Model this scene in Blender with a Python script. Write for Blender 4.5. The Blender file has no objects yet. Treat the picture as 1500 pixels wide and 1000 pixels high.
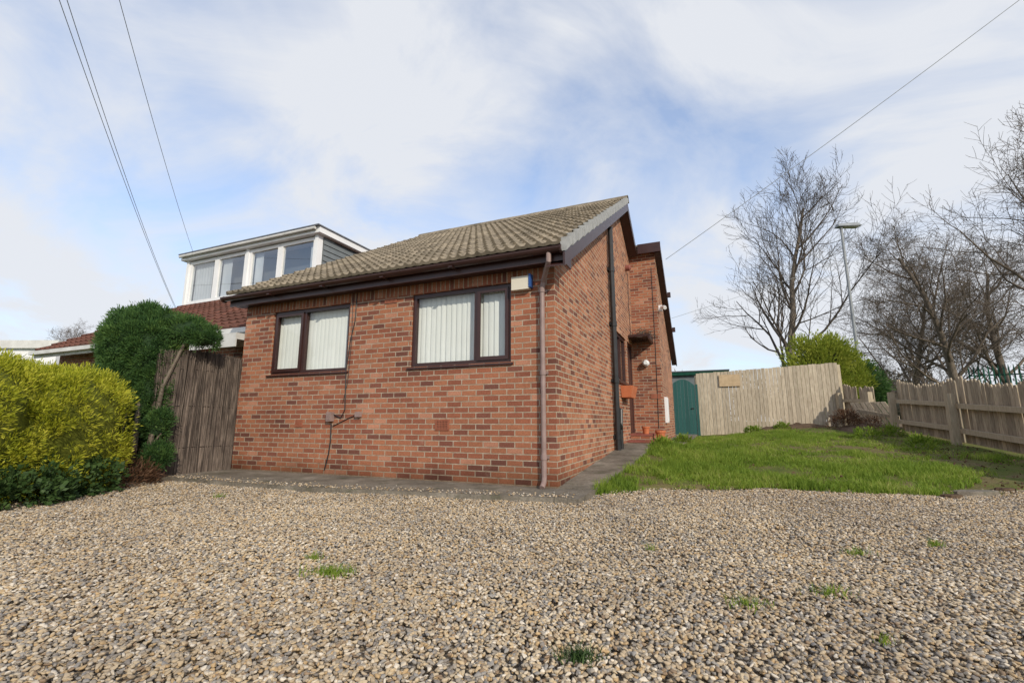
import bpy, math, random
import numpy as np
from mathutils import Vector, Matrix, noise as mnoise
R=random.Random(11); NR=np.random.RandomState(5)
scene=bpy.context.scene; COL=scene.collection
# ---------------------------------------------------------------- camera maths
TH=math.radians(9.95); CT,ST=math.cos(TH),math.sin(TH); F=667.0; HC=0.75
def ray(px,py):
    a=(px-750)/F; b=(500-py)/F
    return Vector((a,CT-b*ST,ST+b*CT))
def at_y(px,py,Y):
    d=ray(px,py); t=Y/d.y
    return Vector((d.x*t,Y,HC+d.z*t))
A=math.radians(23.0); UX=(math.cos(A),-math.sin(A)); UY=(math.sin(A),math.cos(A)); CX,CY=0.48,4.95
def W(lx,ly,z=0.0): return Vector((CX+UX[0]*lx+UY[0]*ly, CY+UX[1]*lx+UY[1]*ly, z))
def L(X,Y): return ((X-CX)*UX[0]+(Y-CY)*UX[1], (X-CX)*UY[0]+(Y-CY)*UY[1])
CL=L(0,0)
def front(px,py,ly=0.0):
    d=ray(px,py); dx=d.x*UX[0]+d.y*UX[1]; dy=d.x*UY[0]+d.y*UY[1]; t=(ly-CL[1])/dy
    return CL[0]+dx*t, HC+d.z*t
def side(px,py,lx=0.0):
    d=ray(px,py); dx=d.x*UX[0]+d.y*UX[1]; dy=d.x*UY[0]+d.y*UY[1]; t=(lx-CL[0])/dx
    return CL[1]+dy*t, HC+d.z*t
def sm(a,b,x):
    t=min(1,max(0,(x-a)/(b-a))); return t*t*(3-2*t)
def hgt(X,Y):
    lx,ly=L(X,Y)
    cap=.27+.30*sm(.8,4.5,lx)
    return min(.07*max(0,Y-4.7),cap)*sm(-.4,.3,lx)
# ---------------------------------------------------------------- mesh builder
class MB:
    def __init__(s): s.v=[]; s.f=[]; s.m=[]
    def face(s,pts,m=0):
        n=len(s.v); s.v+= [tuple(p) for p in pts]; s.f.append(tuple(range(n,n+len(pts)))); s.m.append(m)
    def box(s,x0,x1,y0,y1,z0,z1,m=0):
        n=len(s.v)
        s.v+=[(x0,y0,z0),(x1,y0,z0),(x1,y1,z0),(x0,y1,z0),(x0,y0,z1),(x1,y0,z1),(x1,y1,z1),(x0,y1,z1)]
        for q in ((0,3,2,1),(4,5,6,7),(0,1,5,4),(1,2,6,5),(2,3,7,6),(3,0,4,7)):
            s.f.append(tuple(n+i for i in q)); s.m.append(m)
        return s
    def hexa(s,p,m=0):
        n=len(s.v); s.v+=[tuple(q) for q in p]
        for q in ((0,3,2,1),(4,5,6,7),(0,1,5,4),(1,2,6,5),(2,3,7,6),(3,0,4,7)):
            s.f.append(tuple(n+i for i in q)); s.m.append(m)
        return s
    def beam(s,a,b,w,t,up=(0,0,1),m=0):
        a=Vector(a); b=Vector(b); d=(b-a).normalized(); sd=d.cross(Vector(up)).normalized(); u=sd.cross(d).normalized()
        P=[]
        for q in (a,b): P.append([q-sd*w/2-u*t/2,q+sd*w/2-u*t/2,q+sd*w/2+u*t/2,q-sd*w/2+u*t/2])
        return s.hexa(P[0]+P[1],m)
    def tube(s,pts,r,n=6,m=0,cap=True):
        pts=[Vector(p) for p in pts]; k=len(pts)
        if not hasattr(r,'__len__'): r=[r]*k
        base=len(s.v); prev=None
        for i,p in enumerate(pts):
            d=(pts[min(i+1,k-1)]-pts[max(i-1,0)])
            if d.length<1e-9: d=Vector((0,0,1))
            d.normalize()
            if prev is None:
                ref=Vector((0,0,1)) if abs(d.z)<.9 else Vector((1,0,0)); e1=d.cross(ref).normalized()
            else:
                e1=(prev-d*prev.dot(d))
                if e1.length<1e-6: e1=d.orthogonal()
                e1.normalize()
            prev=e1; e2=d.cross(e1)
            for j in range(n):
                a=2*math.pi*j/n; q=p+(e1*math.cos(a)+e2*math.sin(a))*r[i]; s.v.append((q.x,q.y,q.z))
        for i in range(k-1):
            for j in range(n):
                a=base+i*n+j; b=base+i*n+(j+1)%n
                s.f.append((a,b,b+n,a+n)); s.m.append(m)
        if cap and n>2:
            s.f.append(tuple(base+j for j in range(n))[::-1]); s.m.append(m)
            s.f.append(tuple(base+(k-1)*n+j for j in range(n))); s.m.append(m)
        return s
    def build(s,name,mats,parent=None,off=None,smooth=False,xf=None):
        me=bpy.data.meshes.new(name); v=s.v
        if off is not None: v=[(a-off[0],b-off[1],c-off[2]) for a,b,c in v]
        if xf: v=[tuple(xf(*q)) for q in v]
        me.from_pydata(v,[],s.f)
        if not isinstance(mats,(list,tuple)): mats=[mats]
        for q in mats: me.materials.append(q)
        if len(mats)>1: me.polygons.foreach_set('material_index',s.m)
        if smooth: me.polygons.foreach_set('use_smooth',[True]*len(me.polygons))
        me.update()
        o=bpy.data.objects.new(name,me); COL.objects.link(o)
        if parent: o.parent=parent
        return o
def empty(name,loc,rz=0):
    o=bpy.data.objects.new(name,None); COL.objects.link(o); o.location=loc; o.rotation_euler=(0,0,rz); o.empty_display_size=.2; return o
def tag(o,label=None,cat=None,group=None,kind=None):
    if label: o['label']=label
    if cat: o['category']=cat
    if group: o['group']=group
    if kind: o['kind']=kind
    return o
# ---------------------------------------------------------------- materials
def newmat(name):
    m=bpy.data.materials.new(name); m.use_nodes=True; nt=m.node_tree; nt.nodes.clear()
    out=nt.nodes.new('ShaderNodeOutputMaterial'); b=nt.nodes.new('ShaderNodeBsdfPrincipled')
    nt.links.new(b.outputs[0],out.inputs[0]); return m,nt,b,out
def N(nt,t,**k):
    n=nt.nodes.new(t)
    for a,b in k.items(): setattr(n,a,b)
    return n
def ramp(nt,stops,interp='LINEAR'):
    n=nt.nodes.new('ShaderNodeValToRGB'); cr=n.color_ramp; cr.interpolation=interp
    while len(cr.elements)<len(stops): cr.elements.new(.5)
    for e,(p,c) in zip(cr.elements,stops): e.position=p; e.color=(*c,1) if len(c)==3 else c
    return n
def mixc(nt,a,b,fac,mode='MIX'):
    n=nt.nodes.new('ShaderNodeMix'); n.data_type='RGBA'; n.blend_type=mode
    for sck,val in ((n.inputs[0],fac),(n.inputs[6],a),(n.inputs[7],b)):
        if isinstance(val,bpy.types.NodeSocket): nt.links.new(val,sck)
        elif isinstance(val,(int,float)): sck.default_value=val
        else: sck.default_value=(*val,1)
    return n.outputs[2]
def math_(nt,op,a,b=None,c=None):
    n=nt.nodes.new('ShaderNodeMath'); n.operation=op
    for i,v in enumerate((a,b,c)):
        if v is None: continue
        if isinstance(v,bpy.types.NodeSocket): nt.links.new(v,n.inputs[i])
        else: n.inputs[i].default_value=v
    return n.outputs[0]
def noise_(nt,vec,scale,detail=4,rough=.55,dist=0):
    n=nt.nodes.new('ShaderNodeTexNoise'); n.inputs['Scale'].default_value=scale; n.inputs['Detail'].default_value=detail
    n.inputs['Roughness'].default_value=rough; n.inputs['Distortion'].default_value=dist
    nt.links.new(vec,n.inputs['Vector']); return n.outputs['Fac']
def bump_(nt,b,h,strength=.3,dist=.01):
    n=nt.nodes.new('ShaderNodeBump'); n.inputs['Strength'].default_value=strength; n.inputs['Distance'].default_value=dist
    nt.links.new(h,n.inputs['Height']); nt.links.new(n.outputs[0],b.inputs['Normal'])
def mapping(nt,vec,scale=(1,1,1),rot=(0,0,0),loc=(0,0,0)):
    n=nt.nodes.new('ShaderNodeMapping'); nt.links.new(vec,n.inputs[0]); n.inputs['Scale'].default_value=scale
    n.inputs['Rotation'].default_value=rot; n.inputs['Location'].default_value=loc; return n.outputs[0]
def pm(name,c1,c2,scale=8,rough=.7,bump=.15,stretch=(1,1,1),island=0,spec=.3,detail=5,bd=.005):
    m,nt,b,o=newmat(name); tc=N(nt,'ShaderNodeTexCoord'); v=mapping(nt,tc.outputs['Object'],stretch)
    f=noise_(nt,v,scale,detail); r=ramp(nt,[(.3,(0,0,0)),(.7,(1,1,1))]); nt.links.new(f,r.inputs[0])
    c=mixc(nt,c1,c2,r.outputs[0])
    if island:
        g=N(nt,'ShaderNodeNewGeometry'); k=math_(nt,'MULTIPLY_ADD',g.outputs['Random Per Island'],island,1-island*.5)
        cc=N(nt,'ShaderNodeCombineXYZ')
        for i in range(3): nt.links.new(k,cc.inputs[i])
        c=mixc(nt,c,cc.outputs[0],1.0,'MULTIPLY')
    nt.links.new(c,b.inputs['Base Color']); b.inputs['Roughness'].default_value=rough; b.inputs['Specular IOR Level'].default_value=spec
    if bump: bump_(nt,b,f,bump,bd)
    return m
def brickmat(name,axis,soldier=False,warm=(1,1,1)):
    m,nt,b,o=newmat(name); tc=N(nt,'ShaderNodeTexCoord'); s=N(nt,'ShaderNodeSeparateXYZ'); nt.links.new(tc.outputs['Object'],s.inputs[0])
    cb=N(nt,'ShaderNodeCombineXYZ')
    u=s.outputs['X' if axis=='x' else 'Y']
    if soldier: nt.links.new(s.outputs['Z'],cb.inputs[0]); nt.links.new(u,cb.inputs[1])
    else: nt.links.new(u,cb.inputs[0]); nt.links.new(s.outputs['Z'],cb.inputs[1])
    v=mapping(nt,cb.outputs[0],loc=(.0,-.07,0) if not soldier else (0,0,0))
    br=N(nt,'ShaderNodeTexBrick'); br.inputs['Scale'].default_value=1; br.inputs['Brick Width'].default_value=.195 ; br.inputs['Row Height'].default_value=.065
    br.inputs['Mortar Size'].default_value=.0068; br.inputs['Mortar Smooth'].default_value=.15; br.inputs['Bias'].default_value=0
    br.offset=0 if soldier else .5
    br.inputs['Color1'].default_value=(0,0,0,1); br.inputs['Color2'].default_value=(1,1,1,1); br.inputs['Mortar'].default_value=(.5,.5,.5,1)
    nt.links.new(v,br.inputs['Vector'])
    r=ramp(nt,[(0,(.16,.066,.048)),(.08,(.27,.10,.06)),(.2,(.34,.138,.078)),(.34,(.25,.092,.056)),(.46,(.37,.158,.09)),(.6,(.31,.116,.066)),(.74,(.21,.082,.056)),(.80,(.35,.145,.08)),(.93,(.43,.205,.13))],'CONSTANT')
    nt.links.new(br.outputs['Color'],r.inputs[0])
    n1=noise_(nt,tc.outputs['Object'],60,4,.7); n2=noise_(nt,tc.outputs['Object'],1.1,4,.6); n3=noise_(nt,tc.outputs['Object'],14,3,.6)
    rr=ramp(nt,[(.25,(.58,.58,.58)),(.75,(1.38,1.38,1.38))]); nt.links.new(n1,rr.inputs[0])
    c=mixc(nt,r.outputs[0],rr.outputs[0],.85,'MULTIPLY')
    r2=ramp(nt,[(.3,(.78,.76,.76)),(.7,(1.14,1.12,1.1))]); nt.links.new(n2,r2.inputs[0]); c=mixc(nt,c,r2.outputs[0],1,'MULTIPLY')
    mr=ramp(nt,[(.3,(.26,.21,.15)),(.7,(.48,.41,.32))]); nt.links.new(n3,mr.inputs[0])
    c=mixc(nt,c,mr.outputs[0],math_(nt,'MULTIPLY',br.outputs['Fac'],.92))
    n5=noise_(nt,tc.outputs['Object'],3.3,6,.75); er=ramp(nt,[(.62,(0,0,0)),(.78,(.5,.5,.5))]); nt.links.new(n5,er.inputs[0]); c=mixc(nt,c,(.46,.37,.30),er.outputs[0])
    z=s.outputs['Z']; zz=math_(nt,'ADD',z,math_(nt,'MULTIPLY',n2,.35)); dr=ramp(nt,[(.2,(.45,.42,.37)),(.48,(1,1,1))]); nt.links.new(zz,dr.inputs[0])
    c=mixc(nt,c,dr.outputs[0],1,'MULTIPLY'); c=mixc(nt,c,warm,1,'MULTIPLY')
    nt.links.new(c,b.inputs['Base Color']); b.inputs['Roughness'].default_value=.85; b.inputs['Specular IOR Level'].default_value=.2
    h=math_(nt,'SUBTRACT',math_(nt,'MULTIPLY',n1,.35),br.outputs['Fac']); bump_(nt,b,h,.8,.007)
    return m
def tilemat(name,c1,c2,moss,wx=.3,co=.33,slope=.866,mossy=.5):
    m,nt,b,o=newmat(name); tc=N(nt,'ShaderNodeTexCoord')
    s=N(nt,'ShaderNodeSeparateXYZ'); nt.links.new(tc.outputs['Object'],s.inputs[0])
    n1=noise_(nt,tc.outputs['Object'],25,5,.7); n2=noise_(nt,tc.outputs['Object'],1.6,5,.65); n4=noise_(nt,tc.outputs['Object'],9,4,.7)
    c=mixc(nt,c1,c2,n1)
    ix=math_(nt,'FLOOR',math_(nt,'DIVIDE',s.outputs['X'],wx)); iy=math_(nt,'FLOOR',math_(nt,'DIVIDE',math_(nt,'ADD',s.outputs['Y'],10.27),co*slope))
    cb=N(nt,'ShaderNodeCombineXYZ'); nt.links.new(ix,cb.inputs[0]); nt.links.new(iy,cb.inputs[1])
    wn=N(nt,'ShaderNodeTexWhiteNoise'); wn.noise_dimensions='2D'; nt.links.new(cb.outputs[0],wn.inputs['Vector'])
    tr=ramp(nt,[(0,(.74,.74,.74)),(1,(1.18,1.17,1.15))]); nt.links.new(wn.outputs['Value'],tr.inputs[0]); c=mixc(nt,c,tr.outputs[0],1,'MULTIPLY')
    mf=ramp(nt,[(.45,(0,0,0)),(.62,(1,1,1))]); nt.links.new(math_(nt,'ADD',math_(nt,'MULTIPLY',n2,.5),math_(nt,'MULTIPLY',n4,.5)),mf.inputs[0])
    c=mixc(nt,c,moss,math_(nt,'MULTIPLY',mf.outputs[0],mossy))
    nt.links.new(c,b.inputs['Base Color']); b.inputs['Roughness'].default_value=.9; b.inputs['Specular IOR Level'].default_value=.15
    bump_(nt,b,n1,.5,.006); return m
def leafmat(name,stops,clump=2.2,trans=.35):
    m,nt,b,o=newmat(name); tc=N(nt,'ShaderNodeTexCoord'); g=N(nt,'ShaderNodeNewGeometry')
    n=noise_(nt,tc.outputs['Object'],clump,4,.6)
    f=math_(nt,'ADD',math_(nt,'MULTIPLY',g.outputs['Random Per Island'],.45),math_(nt,'MULTIPLY_ADD',n,1.3,-.35))
    r=ramp(nt,stops); nt.links.new(f,r.inputs[0])
    nt.links.new(r.outputs[0],b.inputs['Base Color']); b.inputs['Roughness'].default_value=.6; b.inputs['Specular IOR Level'].default_value=.25
    t=N(nt,'ShaderNodeBsdfTranslucent'); nt.links.new(r.outputs[0],t.inputs[0]); ms=N(nt,'ShaderNodeMixShader'); ms.inputs[0].default_value=trans
    nt.links.new(b.outputs[0],ms.inputs[1]); nt.links.new(t.outputs[0],ms.inputs[2]); nt.links.new(ms.outputs[0],o.inputs[0]); return m
def glassmat(name,tint=(.94,.97,.97),base=.05):
    m,nt,b,o=newmat(name); nt.nodes.remove(b); tr=N(nt,'ShaderNodeBsdfTransparent'); tr.inputs[0].default_value=(*tint,1)
    gl=N(nt,'ShaderNodeBsdfGlossy'); gl.inputs['Roughness'].default_value=.02; lw=N(nt,'ShaderNodeLayerWeight'); lw.inputs[0].default_value=.5
    k=math_(nt,'MINIMUM',math_(nt,'ADD',math_(nt,'POWER',lw.outputs['Facing'],4.0),base),.95)
    ms=N(nt,'ShaderNodeMixShader'); nt.links.new(k,ms.inputs[0]); nt.links.new(tr.outputs[0],ms.inputs[1]); nt.links.new(gl.outputs[0],ms.inputs[2])
    nt.links.new(ms.outputs[0],o.inputs[0]); return m
M={}
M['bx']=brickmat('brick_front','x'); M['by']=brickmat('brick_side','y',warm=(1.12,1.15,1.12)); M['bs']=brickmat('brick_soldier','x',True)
M['tile']=tilemat('roof_tile',(.205,.17,.125),(.33,.28,.21),(.085,.07,.05),mossy=.75)
M['redtile']=tilemat('red_roof_tile',(.12,.052,.038),(.17,.075,.055),(.07,.045,.035),mossy=.5)
M['brown']=pm('brown_plastic',(.035,.014,.012),(.05,.02,.017),6,.35,.05,spec=.5)
M['wood_brown']=pm('brown_painted_wood',(.045,.018,.015),(.075,.03,.024),20,.5,.15,(8,8,1),spec=.4)
M['pink']=pm('faded_brown_plastic',(.22,.155,.14),(.30,.215,.195),10,.5,.05,spec=.4)
M['black']=pm('black_plastic',(.012,.012,.013),(.025,.025,.027),6,.4,.05,spec=.5)
M['white']=pm('white_upvc',(.74,.75,.76),(.82,.82,.82),3,.35,.02,spec=.5)
M['cream']=pm('cream_plastic',(.62,.58,.47),(.7,.66,.56),4,.5,.02)
M['blue']=pm('blue_plastic',(.02,.07,.24),(.03,.1,.32),4,.4,.02)
M['dirtywhite']=pm('weathered_white',(.5,.5,.48),(.7,.7,.68),3,.6,.1)
M['verge']=pm('grey_verge',(.27,.275,.27),(.38,.38,.37),12,.7,.1)
M['clad']=pm('grey_cladding',(.14,.16,.17),(.18,.2,.21),5,.6,.05)
M['lead']=pm('lead_sheet',(.10,.11,.13),(.18,.19,.21),4,.55,.1)
M['terra']=pm('terracotta',(.25,.085,.05),(.33,.12,.07),12,.7,.1)
M['pot']=pm('orange_terracotta',(.45,.13,.055),(.55,.18,.08),12,.7,.1)
M['redstep']=pm('red_step_paint',(.20,.06,.045),(.28,.10,.075),9,.7,.15)
M['blind']=pm('vertical_blind_fabric',(.72,.72,.68),(.78,.78,.745),3,.8,.02,island=.06)
M['curtain']=pm('curtain_fabric',(.55,.56,.58),(.68,.68,.7),2,.9,.02)
M['dark']=pm('dark_interior',(.02,.02,.022),(.035,.035,.035),2,.9,0)
M['room']=pm('grey_room_interior',(.12,.13,.14),(.2,.2,.2),1,.9,0)
M['render_wall']=pm('pale_render',(.5,.46,.4),(.6,.56,.5),6,.9,.2)
M['glass']=glassmat('window_glass',base=.07)
M['glass2']=glassmat('dormer_glass',(.85,.9,.92),.25)
M['metal']=pm('galvanised_metal',(.20,.215,.23),(.30,.32,.33),6,.5,.03,spec=.5)
M['teal']=pm('teal_paint',(.018,.075,.072),(.03,.11,.10),14,.6,.15,(6,6,1),island=.25)
M['greenpaint']=pm('green_paint',(.012,.055,.04),(.018,.08,.055),6,.8,.05,spec=.1)
M['fence']=pm('weathered_fence_wood',(.34,.28,.205),(.54,.47,.36),7,.85,.3,(5,5,.8),island=.3)
M['fence2']=pm('pale_fence_wood',(.24,.19,.135),(.45,.38,.28),7,.85,.3,(5,5,.8),island=.55)
M['post']=pm('fence_post_wood',(.33,.27,.19),(.47,.40,.29),7,.85,.3,(5,5,.8),island=.3)
M['ply']=pm('plywood',(.42,.31,.19),(.54,.41,.26),9,.8,.1)
M['twigs']=pm('brushwood',(.065,.05,.042),(.17,.135,.11),5,.9,.2,(4,4,1),island=1.1)
M['bark']=pm('bark',(.10,.08,.06),(.20,.165,.13),9,.9,.4,(2,2,.6))
M['twigbark']=pm('twig_bark',(.06,.048,.04),(.11,.09,.072),3,.9,0)
M['twigpale']=pm('pale_twig_bark',(.09,.07,.055),(.155,.125,.095),3,.9,0)
def concrete():
    m,nt,b,o=newmat('concrete_path'); tc=N(nt,'ShaderNodeTexCoord'); v=tc.outputs['Object']
    a=noise_(nt,v,2.2,7,.7); c=noise_(nt,v,40,4,.7); mm=noise_(nt,v,5,6,.75)
    r=ramp(nt,[(.3,(.09,.075,.055)),(.5,(.18,.155,.12)),(.7,(.30,.265,.215))]); nt.links.new(a,r.inputs[0])
    r2=ramp(nt,[(.3,(.6,.6,.6)),(.7,(1.25,1.25,1.25))]); nt.links.new(c,r2.inputs[0])
    cc=mixc(nt,r.outputs[0],r2.outputs[0],.8,'MULTIPLY'); mo=ramp(nt,[(.54,(0,0,0)),(.66,(.8,.8,.8))]); nt.links.new(mm,mo.inputs[0]); cc=mixc(nt,cc,(.06,.062,.03),mo.outputs[0])
    nt.links.new(cc,b.inputs['Base Color']); b.inputs['Roughness'].default_value=.9; bump_(nt,b,math_(nt,'ADD',c,mm),.7,.012); return m
M['conc']=concrete()
def soil(name,cols,scale=2.0):
    m,nt,b,o=newmat(name); tc=N(nt,'ShaderNodeTexCoord'); v=tc.outputs['Object']
    a=noise_(nt,v,scale,7,.7); c=noise_(nt,v,45,4,.7)
    r=ramp(nt,cols); nt.links.new(a,r.inputs[0]); r2=ramp(nt,[(.3,(.6,.6,.6)),(.7,(1.3,1.3,1.3))]); nt.links.new(c,r2.inputs[0])
    nt.links.new(mixc(nt,r.outputs[0],r2.outputs[0],.8,'MULTIPLY'),b.inputs['Base Color']); b.inputs['Roughness'].default_value=.95; b.inputs['Specular IOR Level'].default_value=.1; bump_(nt,b,c,.8,.02); return m
M['lawn']=soil('lawn_soil',[(.3,(.08,.11,.025)),(.45,(.12,.14,.035)),(.56,(.16,.135,.06)),(.75,(.19,.14,.085))],1.5)
M['field']=soil('field',[(.3,(.07,.10,.03)),(.6,(.10,.12,.045)),(.8,(.14,.12,.07))],.3)
M['bed']=soil('bare_earth',[(.3,(.08,.052,.034)),(.6,(.13,.09,.06)),(.8,(.19,.14,.10))],3)
PEB=[(0,(.46,.365,.25)),(.1,(.33,.29,.24)),(.2,(.52,.42,.285)),(.3,(.24,.215,.19)),(.38,(.47,.335,.185)),(.46,(.58,.50,.39)),(.56,(.38,.30,.205)),(.64,(.47,.385,.275)),(.72,(.28,.20,.13)),(.78,(.66,.59,.49)),(.84,(.31,.29,.265)),(.93,(.53,.41,.26))]
def gravelsheet():
    m,nt,b,o=newmat('gravel_bed'); tc=N(nt,'ShaderNodeTexCoord'); v=tc.outputs['Object']
    vo=N(nt,'ShaderNodeTexVoronoi'); vo.inputs['Scale'].default_value=60; nt.links.new(v,vo.inputs['Vector'])
    s=N(nt,'ShaderNodeSeparateColor'); nt.links.new(vo.outputs['Color'],s.inputs[0]); r=ramp(nt,PEB,'CONSTANT'); nt.links.new(s.outputs[0],r.inputs[0])
    d=ramp(nt,[(.2,(.8,.8,.8)),(.8,(.25,.22,.19))]); nt.links.new(vo.outputs['Distance'],d.inputs[0])
    nt.links.new(mixc(nt,r.outputs[0],d.outputs[0],1,'MULTIPLY'),b.inputs['Base Color']); b.inputs['Roughness'].default_value=.85
    bump_(nt,b,math_(nt,'SUBTRACT',1,vo.outputs['Distance']),1,.01); return m
M['gravel']=gravelsheet()
def pebblemat():
    m,nt,b,o=newmat('pebble'); oi=N(nt,'ShaderNodeObjectInfo'); r=ramp(nt,PEB,'CONSTANT'); nt.links.new(oi.outputs['Random'],r.inputs[0])
    tc=N(nt,'ShaderNodeTexCoord'); n=noise_(nt,tc.outputs['Object'],3.5,5,.7); r2=ramp(nt,[(.3,(.75,.75,.75)),(.7,(1.15,1.15,1.15))]); nt.links.new(n,r2.inputs[0])
    c=mixc(nt,r.outputs[0],r2.outputs[0],.8,'MULTIPLY')
    g=N(nt,'ShaderNodeNewGeometry'); pn=noise_(nt,g.outputs['Position'],.9,4,.6); pr=ramp(nt,[(.35,(.82,.81,.81)),(.65,(1.1,1.08,1.04))]); nt.links.new(pn,pr.inputs[0]); c=mixc(nt,c,pr.outputs[0],1,'MULTIPLY')
    nt.links.new(c,b.inputs['Base Color']); b.inputs['Roughness'].default_value=.7; b.inputs['Specular IOR Level'].default_value=.2; return m
M['pebble']=pebblemat()
M['grass']=leafmat('grass_blades',[(0,(.09,.16,.02)),(.4,(.165,.26,.03)),(.7,(.27,.36,.05)),(1,(.47,.45,.17))],1.4,.4)
M['gold']=leafmat('golden_conifer',[(0,(.12,.16,.014)),(.3,(.27,.31,.022)),(.6,(.46,.47,.038)),(1,(.68,.62,.10))],5.0,.4)
M['conif']=leafmat('green_conifer',[(0,(.022,.06,.022)),(.4,(.05,.115,.035)),(.8,(.11,.20,.05)),(1,(.19,.29,.07))],5,.3)
M['ivy']=leafmat('dark_ivy',[(0,(.015,.035,.012)),(.5,(.04,.08,.02)),(1,(.10,.16,.05))],5,.2)
M['dead']=leafmat('dead_leaves',[(0,(.04,.022,.014)),(.5,(.11,.055,.032)),(1,(.20,.12,.065))],5,.2)
M['bush']=leafmat('yellow_green_bush',[(0,(.10,.14,.015)),(.4,(.22,.28,.03)),(1,(.45,.46,.08))],1.5,.4)
M['far']=leafmat('far_trees',[(0,(.11,.095,.085)),(.5,(.16,.14,.12)),(1,(.14,.15,.10))],.12,.2)
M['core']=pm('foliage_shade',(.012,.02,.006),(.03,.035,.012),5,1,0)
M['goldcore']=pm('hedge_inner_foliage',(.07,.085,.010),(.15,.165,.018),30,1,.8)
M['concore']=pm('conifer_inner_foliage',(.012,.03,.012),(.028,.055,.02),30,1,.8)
# ---------------------------------------------------------------- ground
def grid(xs,ys,zf):
    mb=MB(); nx=len(xs)
    for y in ys:
        for x in xs: mb.v.append((x,y,zf(x,y)))
    for j in range(len(ys)-1):
        for i in range(nx-1):
            a=j*nx+i; mb.f.append((a,a+1,a+1+nx,a+nx)); mb.m.append(0)
    return mb
xs=[-900,-400,-150,-60,-30,-15]+[x*.5 for x in range(-20,41)]+[25,35,60,120,300,900]
ys=[-60,-20,-8]+[y*.5 for y in range(-8,40)]+[22,26,35,60,120,300,900,1500]
tag(grid(xs,ys,lambda x,y:hgt(x,y)-.03).build('ground',M['field'],smooth=True),kind='structure')
g=MB(); g.v=[(-5.6,-5,0.0),(14,-5,0.0),(14,5.9,0.0),(1.0,5.9,0.0),(-3.2,6.6,0.0),(-5.6,6.6,0)]; g.f=[(0,1,2,3,4,5)]; g.m=[0]
tag(g.build('driveway',M['gravel']),kind='structure')
def edge(X):
    e=np.interp(X,[.6,1.0,1.5,2.8,3.4,4.1,5.5,8],[4.75,4.95,5.15,5.25,5.0,4.75,5.0,5.1]); return float(e)+.11*mnoise.noise((X*2.3,1.7,0))+.07*mnoise.noise((X*9,4,0))
lawn=MB(); NX=60; NY=50
for i in range(NX+1):
    X=.45+ (13-.45)*i/NX; e=edge(X)
    for j in range(NY+1):
        Y=e+(17.5-e)*(j/NY)**1.4
        z=hgt(X,Y)+.012+.03*mnoise.noise((X*1.5,Y*1.5,0))*min(1,j/4) if j>0 else .0
        lawn.v.append((X,Y,z))
for i in range(NX):
    for j in range(NY):
        a=i*(NY+1)+j; c0=((lawn.v[a][0]+lawn.v[a+NY+1][0])/2,(lawn.v[a][1]+lawn.v[a+1][1])/2); lx,ly=L(*c0)
        if lx<.2 : continue
        lawn.f.append((a,a+NY+1,a+NY+2,a+1)); lawn.m.append(0)
tag(lawn.build('lawn_ground',M['lawn'],smooth=True),kind='structure')
PZ=.062
p=MB()
fl=[(-5.05,-.95),(-4.0,-1.0),(-2.5,-.97),(-1.3,-.78),(-.4,-.66),(.26,-.56),(.4,-.35)]
def pz(lx,ly):
    X,Y,_=W(lx,ly); return hgt(X,Y)+PZ
nseg=46; segs=[]
for k in range(nseg+1):
    x=-5.05+(5.05+.26)*k/nseg; segs.append((x,float(np.interp(x,[q[0] for q in fl],[q[1] for q in fl]))+.035*mnoise.noise((x*3,7,0))))
for k in range(nseg):
    (x0,y0),(x1,y1)=segs[k],segs[k+1]; gp=.006 if k%9==8 else 0
    p.hexa([(x0,y0-.02,-.02),(x1-gp,y1-.02,-.02),(x1-gp,.05,-.02),(x0,.05,-.02),(x0,y0,PZ),(x1-gp,y1,PZ),(x1-gp,.05,PZ),(x0,.05,PZ)])
nk=60
def pwid(y): return float(np.interp(y,[-.5,.3,1.5,3,4.3,5.2,12],[.36,.40,.45,.50,.62,1.1,1.15]))+.03*mnoise.noise((y*3,2,2))
for k in range(nk):
    y0=-.56+12.1*k/nk; y1=-.56+12.1*(k+1)/nk-(.008 if k%4==3 else 0)
    x0=.262 if y0<-.05 else -.12
    q=lambda x,y,dz:(x,y,pz(max(x,.3),y)+dz)
    tl=.004*(k//4%3-1)
    p.hexa([q(x0,y0,-.25),q(pwid(y0),y0,-.25),q(pwid(y1),y1,-.25),q(x0,y1,-.25),q(x0,y0,tl),q(pwid(y0),y0,tl),q(pwid(y1),y1,tl),q(x0,y1,tl)])
po=p.build('path',M['conc'],xf=lambda x,y,z:W(x,y,z)); tag(po,kind='structure')
# gravel pebbles -------------------------------------------------
pts=[]
def pebble_ok(X,Y):
    lx,ly=L(X,Y)
    if X>.5:
        if lx>.36 and Y>edge(X)+R.gauss(.0,.06): return False
    if lx>-5.0:
        b=np.interp(lx,[q[0] for q in fl],[q[1] for q in fl])
        if ly>b+.03*R.random() and lx<.38: return False
    else:
        if Y>6.3: return False
    return X>-5.3
for (xa,xb,ya,yb,dn) in ((-3.6,3.6,1.1,2.6,6800),(-5.3,6.0,2.6,4.2,5200),(-5.3,8.5,4.2,6.6,3600)):
    n=int((xb-xa)*(yb-ya)*dn)
    for X,Y in NR.uniform((xa,ya),(xb,yb),(n,2)).tolist():
        if abs(X)>Y*1.13*1.2+.7: continue
        if pebble_ok(X,Y):
            pts.append((X,Y,R.uniform(.001,.017)+.018*mnoise.noise((X*1.2,Y*1.2,3))+.008))
for k in range(700):
    lx=R.uniform(-4.9,.3); b=float(np.interp(lx,[q[0] for q in fl],[q[1] for q in fl])); q=W(lx,b+abs(R.gauss(0,.12))); pts.append((q.x,q.y,PZ+.006))
for k in range(900):
    X=R.uniform(1,7); pts.append((X,edge(X)+abs(R.gauss(0,.12)),.03))
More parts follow.
